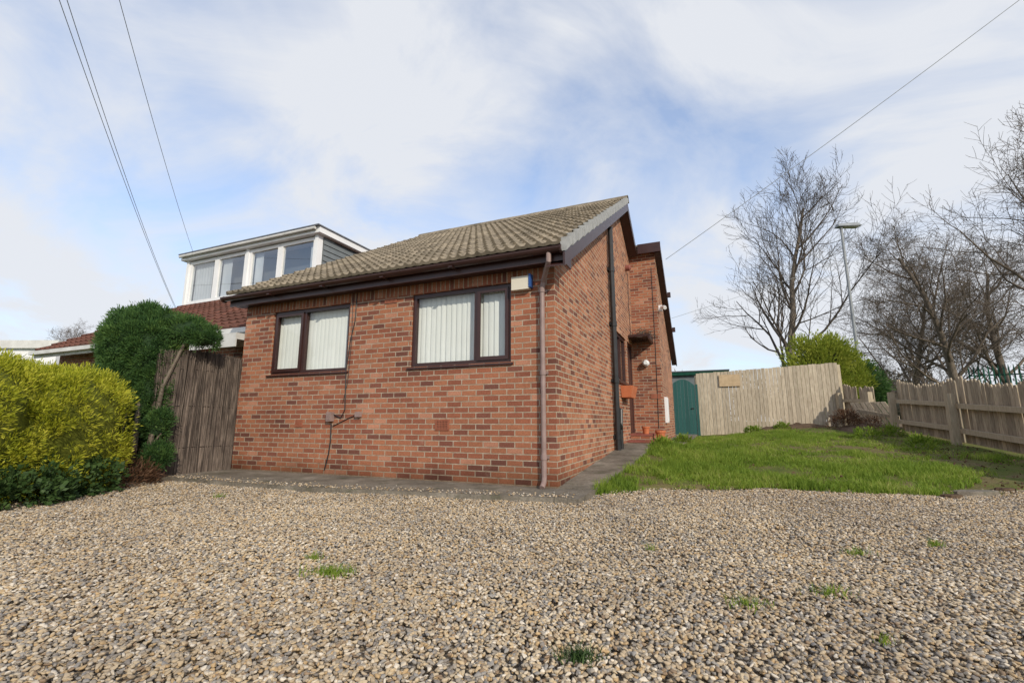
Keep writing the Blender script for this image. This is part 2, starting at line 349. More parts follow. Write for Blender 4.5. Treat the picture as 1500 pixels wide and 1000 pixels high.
me=bpy.data.meshes.new('gravel'); me.from_pydata(pts,[],[]); gro=bpy.data.objects.new('gravel',me); COL.objects.link(gro)
me.materials.append(M['pebble'])
tag(gro,'loose multicoloured pebble gravel covering the driveway in front of the bungalow','gravel',kind='stuff')
ng=bpy.data.node_groups.new('pebbles','GeometryNodeTree')
ng.interface.new_socket('Geometry',in_out='INPUT',socket_type='NodeSocketGeometry'); ng.interface.new_socket('Geometry',in_out='OUTPUT',socket_type='NodeSocketGeometry')
gi=ng.nodes.new('NodeGroupInput'); go=ng.nodes.new('NodeGroupOutput'); ico=ng.nodes.new('GeometryNodeMeshIcoSphere'); ico.inputs['Radius'].default_value=.5; ico.inputs['Subdivisions'].default_value=2
sp=ng.nodes.new('GeometryNodeSetPosition'); nz=ng.nodes.new('ShaderNodeTexNoise'); nz.inputs['Scale'].default_value=1.7; nz.inputs['Detail'].default_value=1
vm=ng.nodes.new('ShaderNodeVectorMath'); vm.operation='SUBTRACT'; vm.inputs[1].default_value=(.5,.5,.5); vs=ng.nodes.new('ShaderNodeVectorMath'); vs.operation='SCALE'; vs.inputs['Scale'].default_value=.75
l=ng.links.new
l(nz.outputs['Color'],vm.inputs[0]); l(vm.outputs[0],vs.inputs[0]); l(ico.outputs['Mesh'],sp.inputs['Geometry']); l(vs.outputs[0],sp.inputs['Offset'])
ss=ng.nodes.new('GeometryNodeSetShadeSmooth'); l(sp.outputs[0],ss.inputs[0]); smt=ng.nodes.new('GeometryNodeSetMaterial'); smt.inputs['Material'].default_value=M['pebble']; l(ss.outputs[0],smt.inputs[0])
iop=ng.nodes.new('GeometryNodeInstanceOnPoints'); l(gi.outputs[0],iop.inputs['Points']); l(smt.outputs[0],iop.inputs['Instance'])
r1=ng.nodes.new('FunctionNodeRandomValue'); r1.data_type='FLOAT_VECTOR'; r1.inputs[0].default_value=(-.5,-.5,0); r1.inputs[1].default_value=(.5,.5,6.283)
r2=ng.nodes.new('FunctionNodeRandomValue'); r2.data_type='FLOAT_VECTOR'; r2.inputs[0].default_value=(.010,.0085,.006); r2.inputs[1].default_value=(.026,.019,.0125); r2.inputs['Seed'].default_value=3
l(r1.outputs[0],iop.inputs['Rotation']); l(r2.outputs[0],iop.inputs['Scale']); l(iop.outputs[0],go.inputs[0])
md=gro.modifiers.new('pebbles','NODES'); md.node_group=ng
# grass ------------------------------------------------------------
def grass_mesh(P,hmin,hmax,w,lean=.5):
    P=np.array(P); n=len(P); a=NR.uniform(0,6.283,n); h=NR.uniform(hmin,hmax,n)*(P[:,3] if P.shape[1]>3 else 1)
    ld=NR.uniform(0,lean,n)*h; la=NR.uniform(0,6.283,n); ww=NR.uniform(.6,1.3,n)*w
    dx,dy=np.cos(a)*ww/2,np.sin(a)*ww/2; lx,ly=np.cos(la)*ld,np.sin(la)*ld
    v=np.empty((n,5,3)); b=P[:,:3]
    v[:,0]=b+np.c_[-dx,-dy,np.zeros(n)]; v[:,1]=b+np.c_[dx,dy,np.zeros(n)]
    mid=b+np.c_[lx*.35,ly*.35,h*.6]; v[:,2]=mid+np.c_[dx*.7,dy*.7,np.zeros(n)]; v[:,3]=mid-np.c_[dx*.7,dy*.7,np.zeros(n)]; v[:,4]=b+np.c_[lx,ly,h]
    mb=MB(); mb.v=v.reshape(-1,3).tolist(); i=np.arange(n)*5
    mb.f=np.c_[i,i+1,i+2,i+3].tolist()+np.c_[i+3,i+2,i+4].tolist(); mb.m=[0]*(2*n); return mb
P=[]; tries=0
while len(P)<90000 and tries<900000:
    tries+=1
    Y=4.6+9*R.random()**1.5; X=R.uniform(.5,10.2)
    if X>Y*1.45: continue
    lx,ly=L(X,Y)
    if lx>5.85 or (ly>11.3): continue
    e=edge(X)
    if Y<e-.05: continue
    if lx<pwid(ly)-.02+.06*mnoise.noise((ly*4,1,1)): continue
    nn=mnoise.noise((X*.9,Y*.9,5))+.65*mnoise.noise((X*3,Y*3,2))+.55*mnoise.noise((X*8,Y*8,9))
    bare=.17+ sm(3.7,5.4,lx)*.85+ sm(8.0,10.4,ly)*.9 + sm(2.6,4.6,X)*sm(1.0,0,Y-e)*.5
    if nn+.75<bare*1.15+R.random()*.5: continue
    hs=.5+1.0*max(0,nn+.3)*(1-.4*min(1,bare))
    if lx<1.0: hs*=1.5
    P.append((X,Y,hgt(X,Y)+.0,hs))
go_=grass_mesh(P,.03,.10,.0085,.95); tag(go_.build('grass',M['grass']),'rough green lawn grass growing on the sloping plot beside the house','grass',kind='stuff')
lit=MB()
for k in range(5000):
    Y=4.9+8*R.random(); X=R.uniform(1.5,9.5); lx,ly=L(X,Y)
    if lx<1 or lx>5.8 or ly>11.2: continue
    if R.random()>.12+.88*max(sm(3.6,5.4,lx),sm(8.0,10.5,ly)): continue
    s_=R.uniform(.008,.022); z=hgt(X,Y)+.035; a=R.uniform(0,6.28); c,sn=math.cos(a)*s_,math.sin(a)*s_
    lit.face([(X-c,Y-sn,z+R.uniform(-.005,.02)),(X+sn,Y-c,z+R.uniform(-.005,.02)),(X+c,Y+sn,z+R.uniform(0,.03)),(X-sn,Y+c,z)])
tag(lit.build('leaf_litter',M['dead']),'brown leaf litter on the bare earth near the boundary fence','leaf litter',kind='stuff')
def mound(name,cx,cy,rx,ry,h,label,mat=None,seed=0):
    mb=MB(); n=22
    for j in range(9):
        rr=j/8
        for i in range(n):
            a=2*math.pi*i/n; k=1+.3*mnoise.noise((math.cos(a)*1.3+seed,math.sin(a)*1.3,seed)); x=cx+rx*rr*k*math.cos(a); y=cy+ry*rr*k*math.sin(a)
            mb.v.append((x,y,hgt(x,y)+.0+h*(1-rr*rr)*(1+.9*mnoise.noise((x*5,y*5,seed)))-.02*(rr)))
    for j in range(8):
        for i in range(n):
            a=j*n+i; b=j*n+(i+1)%n; mb.f.append((a,b,b+n,a+n)); mb.m.append(0)
    o=mb.build(name,mat or M['bed'],smooth=True); return tag(o,label,'earth mound')
pA=W(5.1,9.9); mound('earth_mound',pA.x,pA.y,.7,.55,.12,'bare brown earth mound below the broken bay of the low fence',seed=3)
pB=W(3.6,10.7); mound('earth_mound',pB.x,pB.y,1.5,.5,.13,'long low earth ridge along the foot of the tall back fence',seed=8)
# ---------------------------------------------------------------- bungalow
RZ=-A
house=empty('bungalow',(CX,CY,0),RZ); tag(house,'red brick bungalow with grey tiled roof, brown eaves and two brown framed front windows','house')
WIN=[(-4.40,-2.94),(-1.92,-.535)]; WZ=(1.42,2.36)
EY,EZ,RY,RZR=-.27,2.63,4.7,5.48; SL=(RZR-EZ)/(RY-EY); BK=9.67
def roofz(y): return EZ+SL*(y-EY) if y<RY else RZR-SL*(y-RY)
def panel(mb,us,zs,holes,P,m=0):
    for i in range(len(us)-1):
        for j in range(len(zs)-1):
            uc=(us[i]+us[i+1])/2; zc=(zs[j]+zs[j+1])/2
            if any(a<uc<b and c<zc<d for a,b,c,d in holes): continue
            mb.face([P(us[i],zs[j]),P(us[i+1],zs[j]),P(us[i+1],zs[j+1]),P(us[i],zs[j+1])],m)
wl=MB(); D=.11
holes=[(a,b,WZ[0],WZ[1]) for a,b in WIN]
panel(wl,[-5,-4.40,-2.94,-1.92,-.535,0],[-.2,WZ[0],WZ[1],2.60],holes,lambda u,z:(u,0,z),0)
for a,b in WIN:
    z0,z1=WZ
    wl.face([(a,0,z0),(a,0,z1),(a,D,z1),(a,D,z0)],1); wl.face([(b,0,z0),(b,D,z0),(b,D,z1),(b,0,z1)],1)
    wl.face([(a,0,z1),(b,0,z1),(b,D,z1),(a,D,z1)],0); wl.face([(a,0,z0),(a,D,z0),(b,D,z0),(b,0,z0)],0)
SW=(3.82,4.92,1.5,2.45); DR=(5.08,5.88,.50,2.45)
ysb=[0,1.5,3.06,3.82,RY,4.92,5.08,5.88,7.5,9.4]; zsb=[-.2,.50,1.5,2.45]
panel(wl,ysb,zsb,[SW,DR],lambda u,z:(0,u,z),1)
for i in range(len(ysb)-1):
    y0,y1=ysb[i],ysb[i+1]; wl.face([(0,y0,2.45),(0,y1,2.45),(0,y1,roofz(y1)-.06),(0,y0,roofz(y0)-.06)],1)
for (a,b,c,d) in (SW,DR):
    wl.face([(0,a,c),(-D,a,c),(-D,a,d),(0,a,d)],0); wl.face([(0,b,c),(0,b,d),(-D,b,d),(-D,b,c)],0)
    wl.face([(0,a,d),(-D,a,d),(-D,b,d),(0,b,d)],1); wl.face([(0,a,c),(0,b,c),(-D,b,c),(-D,a,c)],1)
wl.face([(-5,9.4,-.2),(-5,9.4,2.6),(0,9.4,2.6),(0,9.4,-.2)],0)
wl.face([(-5,0,-.2),(-5,0,roofz(0)-.06),(-5,RY,RZR-.06),(-5,9.4,roofz(9.4)-.06),(-5,9.4,-.2)],1)
PY=5.95; PX=.60
wl.face([(0.002,PY,-.2),(PX,PY,-.2),(PX,PY,roofz(PY)-.08),(0.002,PY,roofz(PY)-.08)],0)
wl.face([(PX,PY,-.2),(PX,9.4,-.2),(PX,9.4,roofz(9.4)-.08),(PX,PY,roofz(PY)-.08)],1)
wl.face([(PX,9.4,-.2),(0,9.4,-.2),(0,9.4,roofz(9.4)-.08),(PX,9.4,roofz(9.4)-.08)],0)
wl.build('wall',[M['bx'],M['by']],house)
sc=MB(); sc.face([(-4.9,-.003,2.372),(-.1,-.003,2.372),(-.1,-.003,2.60),(-4.9,-.003,2.60)]); sc.build('lintel',M['bs'],house)
def tiles(x0,x1,ya,za,yb,zb,co=.33,wave=.15,amp=.022,spw=8):
    mb=MB(); ln_=math.hypot(yb-ya,zb-za); n=max(1,round(ln_/co)); dy=(yb-ya)/n; dz=(zb-za)/n
    ny,nz=-(zb-za)/ln_,(yb-ya)/ln_
    if nz<0: ny,nz=-ny,-nz
    xsn=int(round((x1-x0)/wave*spw)); 
    for r in range(n):
        jit=R.uniform(-.004,.004)
        base=len(mb.v)
        for row,(t,lift) in enumerate(((r,.004),(r,.040),(r+1.03,.006))):
            for i in range(xsn+1):
                x=x0+(x1-x0)*i/xsn; ph=((x-x0)/wave)%1.0
                w=amp*(1.35*math.sin(math.pi*min(1,ph/.5)) if ph<.5 else -.25*math.sin(math.pi*(ph-.5)/.5))
                tl=.004*mnoise.noise((int((x-x0)/(2*wave))*7.3,r*3.1,0))
                h=lift+(w if row>0 else w*.2)+tl
                yy=ya+dy*t; zz=za+dz*t
                if row<2: yy-=jit
                mb.v.append((x,yy+ny*h,zz+nz*h))
        for row in range(2):
            for i in range(xsn):
                a=base+row*(xsn+1)+i; mb.f.append((a,a+1,a+xsn+2,a+xsn+1)); mb.m.append(0)
    return mb
rf=tiles(-5.12,.17,EY,EZ,RY,RZR,co=.27,wave=.125)
rb=tiles(-5.12,.17,RY,RZR,BK,roofz(BK),spw=4)
k=len(rf.v); rf.v+=rb.v; rf.f+=[tuple(i+k for i in f) for f in rb.f]; rf.m+=rb.m
rp=tiles(.172,.72,5.85,roofz(5.85),BK,roofz(BK),spw=4); k=len(rf.v); rf.v+=rp.v; rf.f+=[tuple(i+k for i in f) for f in rp.f]; rf.m+=rp.m
for (ya,yb,xa,xb) in ((EY+.03,RY,-5.1,.16),(RY,BK-.03,-5.1,.16),(5.86,BK-.03,.162,.70)):
    za,zb=roofz(ya)-.02,roofz(yb)-.02
    rf.hexa([(xa,ya,za-.05),(xb,ya,za-.05),(xb,yb,zb-.05),(xa,yb,zb-.05),(xa,ya,za),(xb,ya,za),(xb,yb,zb),(xa,yb,zb)])
roof=rf.build('roof',M['tile'],house,smooth=False)
rt=MB(); nrt=12
for i in range(nrt):
    xa=-5.12+5.32*i/nrt; xb=-5.12+5.32*(i+1)/nrt+.02
    pts_=[(-.13,-.045),(-.09,.03),(-.04,.065),(.04,.065),(.09,.03),(.13,-.045)]
    for a in range(5):
        (y0,z0),(y1,z1)=pts_[a],pts_[a+1]; s_=1+.03*(i%2)
        rt.face([(xa,RY+y0*s_,RZR+z0*s_+.02),(xb,RY+y0*s_,RZR+z0*s_+.02),(xb,RY+y1*s_,RZR+z1*s_+.02),(xa,RY+y1*s_,RZR+z1*s_+.02)])
rt.build('ridge_tiles',M['tile'],roof)
vc=MB(); n=18
for i in range(n):
    t0,t1=i/n,(i+1)/n
    y0,y1=EY+(RY-EY)*t0,EY+(RY-EY)*t1-.025; z0,z1=roofz(y0),roofz(y1)
    vc.hexa([(.175,y0-.01,z0-.085),(.228,y0-.01,z0-.085),(.228,y1,z1-.055),(.175,y1,z1-.055),(.15,y0-.01,z0+.068),(.228,y0-.01,z0+.068),(.228,y1,z1+.030),(.15,y1,z1+.030)])
vc.build('verge_caps',M['verge'],roof)
bb=MB()
def barge(x,ya,yb,dep=.17,th=.022):
    za,zb=roofz(ya)-.078,roofz(yb)-.078
    bb.hexa([(x-th,ya,za-dep),(x,ya,za-dep),(x,yb,zb-dep),(x-th,yb,zb-dep),(x-th,ya,za),(x,ya,za),(x,yb,zb),(x-th,yb,zb)])
barge(.205,EY,RY); barge(.205,RY,5.83)
barge(.745,5.80,BK+.02,.16)
bb.hexa([(.0,EY,roofz(EY)-.24),(.18,EY,roofz(EY)-.24),(.18,RY,RZR-.24),(0,RY,RZR-.24),(0,EY,roofz(EY)-.225),(.18,EY,roofz(EY)-.225),(.18,RY,RZR-.225),(0,RY,RZR-.225)])
bb.hexa([(.0,RY,RZR-.24),(.18,RY,RZR-.24),(.18,5.83,roofz(5.83)-.24),(0,5.83,roofz(5.83)-.24),(0,RY,RZR-.225),(.18,RY,RZR-.225),(.18,5.83,roofz(5.83)-.225),(0,5.83,roofz(5.83)-.225)])
bb.hexa([(.6,5.83,roofz(5.83)-.22),(.72,5.83,roofz(5.83)-.22),(.72,BK,roofz(BK)-.22),(.6,BK,roofz(BK)-.22),(.6,5.83,roofz(5.83)-.2),(.72,5.83,roofz(5.83)-.2),(.72,BK,roofz(BK)-.2),(.6,BK,roofz(BK)-.2)])
bb.box(.23,.745,5.78,5.80,roofz(5.85)-.20,roofz(5.85)+.03)
bb.box(.228,.72,5.80,5.95,roofz(5.85)-.12,roofz(5.85)-.10)
for y in (7.2,8.4): bb.box(.745,.82,y,y+.09,roofz(y)-.16,roofz(y)-.04)
bb.build('bargeboard',M['brown'],house)
fs=MB(); fs.box(-5.12,.165,-.2,-.18,2.47,2.615); fs.box(-5.12,.165,-.18,-.002,2.49,2.505)
fs.box(.18,.20,-.26,0,2.42,2.60)
fs.build('fascia',M['brown'],house)
gt=MB(); ns=8
for i in range(ns):
    a0=math.pi+math.pi*i/ns; a1=math.pi+math.pi*(i+1)/ns
    for rr in (.058,.052):
        y0,z0=-.262+rr*math.cos(a0),2.60+rr*math.sin(a0)*1.0; y1,z1=-.262+rr*math.cos(a1),2.60+rr*math.sin(a1)
        gt.face([(-5.2,y0,z0),(.16,y0,z0),(.16,y1,z1),(-5.2,y1,z1)])
for x in (-5.19,.15): gt.tube([(x,-.262,2.575),(x+.02,-.262,2.575)],.05,10)
for x in (-4.2,-3.2,-2.2,-1.2): gt.box(x,x+.05,-.325,-.2,2.535,2.548)
gt.build('gutter',M['brown'],house)
dp=MB(); xd=front(798,600)[0]
gt2=[( .02,-.262,2.56),(.02,-.262,2.46),(xd+.02,-.06,2.30),(xd,-.045,2.2),(xd,-.045,.16)]
dp.tube(gt2,.028,12); dp.tube([(xd,-.045,.17),(xd,-.06,.12),(xd,-.12,.075)],.028,12)
for z in (2.18,1.25,.35): dp.tube([(xd,-.045,z),(xd,-.045,z+.055)],.034,12); dp.box(xd-.05,xd+.05,-.02,-.003,z+.01,z+.04)
dp.build('downpipe',M['pink'],house,smooth=False)
def window(a,b,split,open_left):
    z0,z1=WZ; y0,y1=.03,.09; f=.05
    w=MB(); 
    w.box(a,b,y0,y1,z0,z0+f); w.box(a,b,y0,y1,z1-f,z1); w.box(a,a+f,y0,y1,z0+f,z1-f); w.box(b-f,b,y0,y1,z0+f,z1-f)
    w.box(split-.028,split+.028,y0,y1,z0+f,z1-f)
    sa,sb=(a+f,split-.028) if open_left else (split+.028,b-f); g=.032
    ya=y0-.018
    w.box(sa-.012,sb+.012,ya,y0-.002,z0+f-.012,z0+f+g); w.box(sa-.012,sb+.012,ya,y0-.002,z1-f-g,z1-f+.012)
    w.box(sa-.012,sa+g,ya,y0-.002,z0+f+g,z1-f-g); w.box(sb-g,sb+.012,ya,y0-.002,z0+f+g,z1-f-g)
    wo=w.build('window',M['brown'],house)
    gl=MB(); gl.face([(a+f-.005,.06,z0+f-.005),(split-.025,.06,z0+f-.005),(split-.025,.06,z1-f+.005),(a+f-.005,.06,z1-f+.005)]); gl.build('pane',M['glass'],wo)
    gl=MB(); gl.face([(split+.025,.062,z0+f-.005),(b-f+.005,.062,z0+f-.005),(b-f+.005,.062,z1-f+.005),(split+.025,.062,z1-f+.005)]); gl.build('pane',M['glass'],wo)
    s=MB(); s.hexa([(a-.03,-.028,z0-.03),(b+.03,-.028,z0-.03),(b+.03,.08,z0-.026),(a-.03,.08,z0-.026),(a-.03,-.028,z0-.010),(b+.03,-.028,z0-.010),(b+.03,.08,z0+.006),(a-.03,.08,z0+.006)]); s.build('sill',M['brown'],wo)
    bl=MB(); x=a+.0; sw=.089
    while x<b-.0:
        t=R.uniform(.20,.32)
        if R.random()<.06: t+=.2
        c_=math.cos(t)*sw/2; s_=math.sin(t)*sw/2; z=z0-.02+R.uniform(-.004,.004); n0=4
        cx_=x+sw/2*.86
        for q in range(n0):
            u0=-1+2*q/n0; u1=-1+2*(q+1)/n0; bow=.006; yb_=.135
            bl.face([(cx_+c_*u0,yb_+s_*u0-bow*(1-u0*u0),z),(cx_+c_*u1,yb_+s_*u1-bow*(1-u1*u1),z),(cx_+c_*u1,yb_+s_*u1-bow*(1-u1*u1),z1+.02),(cx_+c_*u0,yb_+s_*u0-bow*(1-u0*u0),z1+.02)])
        x+=sw*.84
    bl.box(a,b,.10,.15,z1-.015,z1+.02)
    bl.build('blind',M['blind'],wo)
window(WIN[0][0],WIN[0][1],front(442,500)[0],True)
window(WIN[1][0],WIN[1][1],front(696,480)[0],False)
a,b,c,d=SW
w=MB(); f=.06
w.box(-.09,-.03,a,b,c,c+f); w.box(-.09,-.03,a,b,d-f,d); w.box(-.09,-.03,a,a+f,c+f,d-f); w.box(-.09,-.03,b-f,b,c+f,d-f); w.box(-.088,-.032,(a+b)/2-.03,(a+b)/2+.03,c+f,d-f)
wo=w.build('window',M['brown'],house); gl=MB(); gl.face([(-.06,a+.05,c+.05),(-.06,b-.05,c+.05),(-.06,b-.05,d-.05),(-.06,a+.05,d-.05)]); gl.build('pane',M['glass'],wo)
s=MB(); s.box(-.1,.05,a-.04,b+.04,c-.035,c-.005); s.build('sill',M['brown'],wo)
bl=MB(); bl.face([(-.2,a-.1,c-.1),(-.2,b+.1,c-.1),(-.2,b+.1,d+.1),(-.2,a-.1,d+.1)]); bl.build('blind',M['curtain'],wo)
a,b,c,d=DR
w=MB(); w.box(-.10,-.03,a,a+.06,c,d); w.box(-.10,-.03,b-.06,b,c,d); w.box(-.1,-.03,a+.06,b-.06,d-.06,d)
w.box(-.085,-.05,a+.06,b-.06,c+.01,d-.06)
for zz in (.7,1.5): w.box(-.05,-.038,a+.16,b-.16,zz,zz+.6)
do=w.build('door',M['wood_brown'],house); hnd=MB(); hnd.box(-.05,-.0,a+.1,a+.13,1.5,1.52); hnd.box(-.015,0,a+.1,a+.22,1.5,1.52); hnd.build('handle',M['metal'],do)
for (xa,xb,ya,yb,zt) in ((.004,.42,5.02,5.94,.50),(.422,.72,5.02,5.94,.38),(.004,.42,4.6,5.0,.38)):
    st=MB(); st.box(xa,xb,ya,yb,.05,zt-.04,0); st.box(xa,xb+.012,ya-.012,yb,zt-.038,zt,1); st.build('step',[M['bx'],M['redstep']],house)
sp_=MB(); ysoil=side(894,500)[0]; X,Y,_=W(.1,ysoil); hb=hgt(X,Y)
sp_.tube([(.07,ysoil,hb+.05),(.07,ysoil,4.25)],.047,12)
for z in (.45,1.4,2.4,3.4): sp_.tube([(.07,ysoil,z),(.07,ysoil,z+.09)],.058,12); sp_.box(.003,.03,ysoil-.08,ysoil+.08,z+.02,z+.07)
sp_.tube([(-.0,ysoil+.3,1.0),(.1,ysoil+.22,.95),(.1,ysoil+.16,.6),(.1,ysoil+.16,hb+.06)],.032,8)
sp_.tube([(.07,ysoil,.75),(.09,ysoil+.1,.7),(.1,ysoil+.16,.62)],.036,8)
sp_.build('soil_pipe',M['black'],house)
def vent(px,py,w,h,nh):
    x,z=front(px,py); v=MB(); v.box(x-w/2,x+w/2,-.012,.02,z-h/2,z-h/2+.012); v.box(x-w/2,x+w/2,-.012,.02,z+h/2-.012,z+h/2); v.box(x-w/2,x-w/2+.012,-.012,.02,z-h/2+.012,z+h/2-.012); v.box(x+w/2-.012,x+w/2,-.012,.02,z-h/2+.012,z+h/2-.012)
    v.box(x-w/2+.012,x+w/2-.012,-.004,-.002,z-h/2+.012,z+h/2-.012,1)
    for r in range(1,nh): zz=z-h/2+h*r/nh; v.box(x-w/2+.012,x+w/2-.012,-.011,-.004,zz-.004,zz+.004)
    for r in range(1,9): xx=x-w/2+w*r/9; v.box(xx-.004,xx+.004,-.0118,-.004,z-h/2+.012,z+h/2-.012)
    v.build('air_vent',[M['terra'],M['dark']],house)
vent(438,620,.13,.10,5); vent(648,622,.19,.125,6); vent(573,441,.19,.058,3)
v=MB(); v.box(.35,.56,PY-.012,PY-.003,1.25,1.36); v.build('air_vent',M['terra'],house)
x,z=front(766,417); v=MB(); v.box(x-.115,x+.10,-.075,-.003,z-.075,z+.08); v.build('alarm_box',M['cream'],house)
v=MB(); v.box(x+.101,x+.125,-.085,-.003,z-.06,z+.095); v.build('alarm_box_edge',M['blue'],house)
x,z=front(486,610); v=MB(); v.box(x-.045,x+.045,-.06,-.003,z-.06,z+.06); v.box(x-.03,x+.03,-.066,-.06,z-.04,z+.045); v.build('junction_box',M['pink'],house)
x,z=front(526,607); v=MB(); v.box(x-.035,x+.05,-.045,-.003,z-.03,z+.035); v.build('junction_box',M['pink'],house)
F2=lambda px,py:(front(px,py)[0],-.012,front(px,py)[1])
for pl,rr_ in (([F2(524,430),F2(521,470),F2(514,500),F2(508,540),F2(506,600),F2(500,612),F2(488,606)],.007),([F2(518,436),F2(516,500),F2(510,560),F2(503,590)],.004),([F2(486,620),F2(485,645),F2(482,665),F2(476,688)],.009),([F2(526,606),F2(512,612),F2(500,618),F2(488,624)],.006)):
    v=MB(); v.tube(pl,rr_,5); v.build('cable',M['black'],house)
y,z=side(916,393); v=MB(); v.tube([(.003,y,z),(.09,y,z)],.07,12); v.tube([(.09,y,z),(.12,y,z)],[.07,.03],12); v.build('gable_light',M['redstep'],house)
v=MB(); v.tube([(.28,PY-.003,2.05),(.28,PY-.10,2.05)],.075,12); v.tube([(.28,PY-.1,2.05),(.28,PY-.16,2.05)],[.075,.04],12); v.build('bulkhead_light',M['white'],house)
v=MB(); v.box(PX+.003,PX+.08,6.1,6.2,3.28,3.42); v.tube([(PX+.06,6.15,3.38),(PX+.14,6.0,3.34),(PX+.16,5.92,3.3)],.04,8); v.build('security_camera',M['white'],house)
v=MB(); v.box(PX+.003,PX+.06,6.25,6.62,.72,1.30); v.box(PX+.06,PX+.068,6.28,6.59,.75,1.27); v.build('meter_box',M['white'],house)
v=MB(); v.tube([(.02,5.5,4.1),(.012,5.5,3.3),(.012,5.6,2.6)],.006,4); v.build('cable',M['black'],house)
v=MB(); v.tube([(PX-.1,PY-.01,4.3),(PX-.1,PY-.01,2.4),(PX-.12,PY-.01,.6)],.006,4); v.build('cable',M['black'],house)
v=MB(); v.box(.004,.46,5.25,5.94,2.56,2.61); v.box(.42,.46,5.25,5.94,2.50,2.56); v.build('door_canopy',M['brown'],house)
t=MB()
t.hexa([(.01,4.08,1.20),(.18,4.08,1.20),(.18,4.66,1.20),(.01,4.66,1.20),(.005,4.05,1.42),(.23,4.05,1.42),(.23,4.7,1.42),(.005,4.7,1.42)])
po=t.build('window_box',M['pot'],xf=lambda x,y,z:W(x,y,z)); tag(po,'orange terracotta planter hung below the side window of the bungalow','planter')
for (lx,ly,z,r_,lb_) in ((.58,5.15,.38,.10,'terracotta pot standing on the lower red step by the side door'),(.30,5.12,.50,.08,'small terracotta pot on the top red step by the side door')):
    mb=MB(); mb.tube([(0,0,0),(0,0,r_*1.5),(0,0,r_*1.5),(0,0,r_*1.85)],[r_*.68,r_*.95,r_*1.08,r_*1.1],14)
    q=W(lx,ly,z); o=mb.build('flower_pot',M['pot']); o.location=q; tag(o,lb_,'flower pot')
dc=MB()
for k in range(110):
    a=Vector((R.uniform(.02,.42),R.uniform(5.3,5.93),R.uniform(2.61,2.70))); b=a+Vector((R.uniform(-.15,.22),R.uniform(-.25,.1),R.uniform(-.10,.10))); c=b+Vector((R.uniform(-.1,.1),R.uniform(-.12,.1),R.uniform(-.12,.02)))
    dc.tube([a,b,c],[.006,.004,.003],3,cap=False)
o=dc.build('dead_climber',M['twigbark'],xf=lambda x,y,z:W(x,y,z)); tag(o,'dead brown climbing plant tangled on the canopy above the side door','climbing plant')
# ---------------------------------------------------------------- neighbouring house
nb=empty('neighbour_house',W(-5.2,.7,0),RZ); OFF=(-5.2,.7,0)
tag(nb,'neighbouring house with red tiled roof and white windowed flat dormer behind the tall conifer','house')
NE=lambda y:2.3+.585*(y-.4)
DL,DRX=front(277,378,3.3)[0],front(469,336,3.3)[0]; DZ0,DZ1=3.98,5.36
NLX=DL-.1
w=MB(); w.box(NLX+.2,-5.13,.75,9.2,-.2,2.28); w.build('wall',M['bx'],nb,OFF)
for gx in (NLX+.2,-5.13):
    w=MB(); w.face([(gx,.75,2.28),(gx,5.0,NE(5)-.05),(gx,9.2,2.4)]); w.build('gable',M['by'],nb,OFF)
rt_=tiles(NLX,-5.14,.4,2.3,5.0,NE(5.0),wave=.2,co=.3,spw=6); r2_=tiles(NLX,-5.14,5.0,NE(5.0),9.4,2.35,wave=.2,spw=2); k=len(rt_.v); rt_.v+=r2_.v; rt_.f+=[tuple(i+k for i in f) for f in r2_.f]; rt_.m+=r2_.m
rt_.build('roof',M['redtile'],nb,OFF)
w=MB(); w.box(NLX,-5.14,.38,.4,2.14,2.3); w.box(NLX,-5.14,.28,.38,2.2,2.28); w.build('gutter',M['dirtywhite'],nb,OFF)
dm=MB(); dm.box(DL,DRX,3.8,8.0,3.6,DZ1-.02,1); dm.box(DL,DL+.06,3.42,3.8,3.9,DZ1-.02); dm.box(DRX-.06,DRX,3.42,8.0,3.6,DZ1-.018); 
dorm=dm.build('dormer',[M['clad'],M['room']],nb,OFF)
w=MB()
for i in range(10):
    z=4.0+i*.145
    if z+.14<DZ1: w.hexa([(DRX+.001,3.44,z),(DRX+.028,3.44,z),(DRX+.028,7.9,z),(DRX+.001,7.9,z),(DRX+.001,3.44,z+.138),(DRX+.008,3.44,z+.138),(DRX+.008,7.9,z+.138),(DRX+.001,7.9,z+.138)])
w.build('cladding',M['clad'],dorm,OFF)
w=MB(); w.box(DL-.12,DRX+.14,3.16,8.0,DZ1,DZ1+.15); w.build('dormer_fascia',M['white'],dorm,OFF)
w=MB(); w.box(DL-.14,DRX+.17,3.08,8.02,DZ1+.15,DZ1+.18); w.build('dormer_roof',M['lead'],dorm,OFF)
w=MB(); w.tube([(DL-.1,3.10,DZ1+.10),(DRX+.05,3.10,DZ1+.10)],.038,8); w.build('dormer_gutter',M['dirtywhite'],dorm,OFF)
w=MB(); w.hexa([(DL-.05,3.0,3.80),(DRX+.1,3.0,3.80),(DRX+.1,3.3,3.98),(DL-.05,3.3,3.98),(DL-.05,2.95,3.83),(DRX+.1,2.95,3.83),(DRX+.1,3.28,4.02),(DL-.05,3.28,4.02)]); w.box(DL-.02,DRX+.02,3.28,3.42,3.9,4.04); w.build('flashing',M['lead'],dorm,OFF)
for xa in (DL,DRX-.10):
    w=MB(); w.box(xa,xa+.10,3.26,3.44,4.04,DZ1); w.build('corner_post',M['white'],dorm,OFF)
span=(DRX-.10)-(DL+.10); mid=DL+.10+span*.5
seg=[(DL+.10,DL+.10+span*.24),(DL+.10+span*.24+.01,mid-.05),(mid+.05,mid+.05+span*.235),(mid+.06+span*.235,DRX-.10)]
w=MB(); w.box(mid-.05,mid+.05,3.27,3.42,4.04,DZ1); w.build('mullion',M['white'],dorm,OFF)
